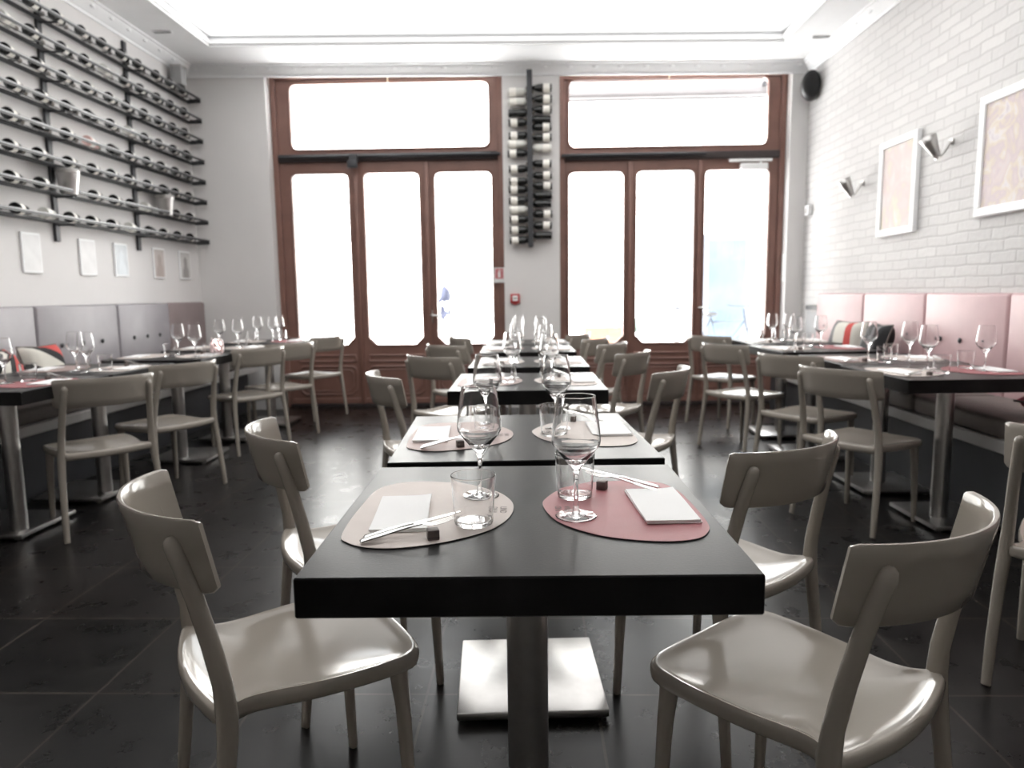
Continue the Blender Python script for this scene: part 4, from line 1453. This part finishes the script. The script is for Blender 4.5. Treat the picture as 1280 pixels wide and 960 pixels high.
def setting(tk, side, colour, **ov):
    x, y, a = TB[tk]
    d = dict(DEF[side])
    d.update(ov)
    ca, sa = math.cos(a), math.sin(a)
    W = lambda p: (x + ca * p[0] - sa * p[1], y + sa * p[0] + ca * p[1])
    sd = 'left' if side == 'L' else 'right'
    tn = TNAME[tk]
    z1 = ZT + 0.0003
    zm = ZT + 0.0003 + 0.0021
    MATS[(side, colour)].put((x, y, z1), a, '%s rounded placemat on the %s of the %s' % (MATW[colour], sd, tn), 'placemat', 'placemats')
    if d['nap']:
        PN.put((*W(d['nap']), zm), a + d['nap'][2], 'white folded napkin on the %s of the %s' % (sd, tn), 'napkin', 'paper napkins')
    if d['wine']:
        p = W(d['wine']) if not ov.get('abs') else d['wine']
        PW.put((*p, zm), 0, 'stemmed wine glass on the %s of the %s' % (sd, tn), 'wine glass', 'wine glasses')
    if d['tum']:
        p = W(d['tum']) if not ov.get('abs') else d['tum']
        PTU.put((*p, zm), 0, 'clear water tumbler on the %s of the %s' % (sd, tn), 'tumbler', 'water tumblers')
    if d['cube']:
        ang = d['fork'][2]
        PCB.put((*W(d['cube']), zm), a + ang, 'small cutlery rest block on the %s of the %s' % (sd, tn), 'cutlery rest', 'cutlery rest blocks')
        tilt = -0.10
        for P_, key, nm, dz in ((PF, 'fork', 'fork', 0.0), (PK, 'knife', 'knife', 0.0)):
            fx, fy, fa = d[key]
            o = P_.put((*W((fx, fy)), zm + 0.0035), 0, 'steel table %s on the %s of the %s' % (nm, sd, tn), nm, 'steel ' + ('forks' if nm == 'fork' else 'knives'), rot=(0, tilt, a + fa), scale=(0.86, 0.86, 0.86))


setting('M1', 'L', 'beige')
setting('M1', 'R', 'pink')
setting('M2', 'L', 'mauve', tum=(-0.098, -0.045), wine=(-0.095, 0.115), nap=(-0.25, -0.01, 0.03), cube=(-0.165, -0.17))
setting('M2', 'R', 'beige', tum=(0.088, -0.04), wine=(0.105, 0.055), nap=(0.255, 0.03, 0.03), cube=(0.165, 0.17), fork=(0.272, 0.138, 2.7), knife=(0.278, 0.166, 2.8))
for k in ('M3', 'M4', 'M5', 'M6'):
    setting(k, 'L', random.choice(['beige', 'mauve']), wine=(-0.07, 0.09), tum=(-0.085, -0.06))
    setting(k, 'R', 'beige', wine=(0.10, -0.055), tum=(0.095, 0.075))
setting('L1', 'L', 'mauve', abs=1, wine=(-2.66, 3.41), tum=(-2.65, 3.26), cube=None)
setting('L1', 'R', 'pink', abs=1, wine=(-2.494, 3.285), tum=(-2.445, 3.375))
setting('L2', 'L', 'mauve', abs=1, wine=(-2.52, 3.86), tum=(-2.60, 4.05), cube=None)
setting('L2', 'R', 'beige', abs=1, wine=(-2.393, 3.755), tum=(-2.375, 3.889))
setting('L3', 'L', 'beige', abs=1, wine=(-2.46, 4.894), tum=(-2.458, 4.765), cube=None)
setting('L3', 'R', 'beige', abs=1, wine=(-2.250, 4.70), tum=(-2.20, 4.79))
setting('L4', 'L', 'beige', abs=1, wine=(-2.53, 5.72), tum=(-2.50, 5.58), cube=None)
setting('L4', 'R', 'beige', abs=1, wine=(-2.38, 5.72), tum=(-2.30, 5.60))
setting('L5', 'L', 'beige', abs=1, wine=(-2.516, 6.50), tum=(-2.537, 6.40), cube=None)
setting('L5', 'R', 'pink', abs=1, wine=(-2.344, 6.414), tum=(-2.30, 6.52))
setting('R1', 'L', 'beige', abs=1, wine=(1.94, 3.526), tum=(1.905, 3.345))
setting('R1', 'R', 'pink', abs=1, wine=(2.158, 3.435), tum=(2.136, 3.547), cube=None)
setting('R2', 'L', 'mauve', abs=1, wine=(1.858, 3.97), tum=(1.896, 3.868))
setting('R2', 'R', 'beige', abs=1, wine=(2.07, 3.95), tum=(2.02, 4.05), cube=None)
setting('R3', 'L', 'beige', abs=1, wine=(1.818, 4.954), tum=(1.813, 4.868))
setting('R3', 'R', 'pink', abs=1, wine=(2.022, 5.036), tum=(1.966, 5.11), cube=None)
setting('R4', 'L', 'beige', abs=1, wine=(1.88, 5.62), tum=(1.822, 5.754))
setting('R4', 'R', 'beige', abs=1, wine=(2.01, 5.62), tum=(1.985, 5.75), cube=None)
# extra stemware on the far left table
PW.put((-2.33, 6.54, ZT + 0.0024), 0, 'empty wine glass at the back of the last table by the grey bench', 'wine glass', 'wine glasses')
# crumpled pinkish cut-glass candle holder on the third left table
r = empty('candle_holder', (-2.20, 4.92, ZT + 0.001))
g = G()
nn = 18
vs, fs = [], []
pr_ = [(0.030, 0.0), (0.043, 0.02), (0.046, 0.05), (0.044, 0.085), (0.038, 0.105), (0.034, 0.105), (0.040, 0.083), (0.042, 0.05), (0.038, 0.02), (0.0, 0.012)]
for i, (rr, z) in enumerate(pr_):
    for k in range(nn):
        q = rr * (1 + 0.07 * (-1) ** (k + i))
        vs.append((q * math.cos(2 * PI * k / nn), q * math.sin(2 * PI * k / nn), z))
for i in range(len(pr_) - 1):
    for k in range(nn):
        l = (k + 1) % nn
        fs.append((i * nn + k, i * nn + l, (i + 1) * nn + l, (i + 1) * nn + k))
fs.append(tuple(range(nn - 1, -1, -1)))
g.add(vs, fs).build('faceted_cup', clear_glass('pink_cut_glass', (1.0, 0.86, 0.86, 1)), r, smooth=0)
G().lathe([(0.0, 0.0135), (0.022, 0.0135), (0.022, 0.045), (0.0, 0.046)], 16, cap=False).build('candle', M['paper'], r)
tag(r, 'pinkish faceted glass candle holder on the third table by the grey bench', 'candle holder')
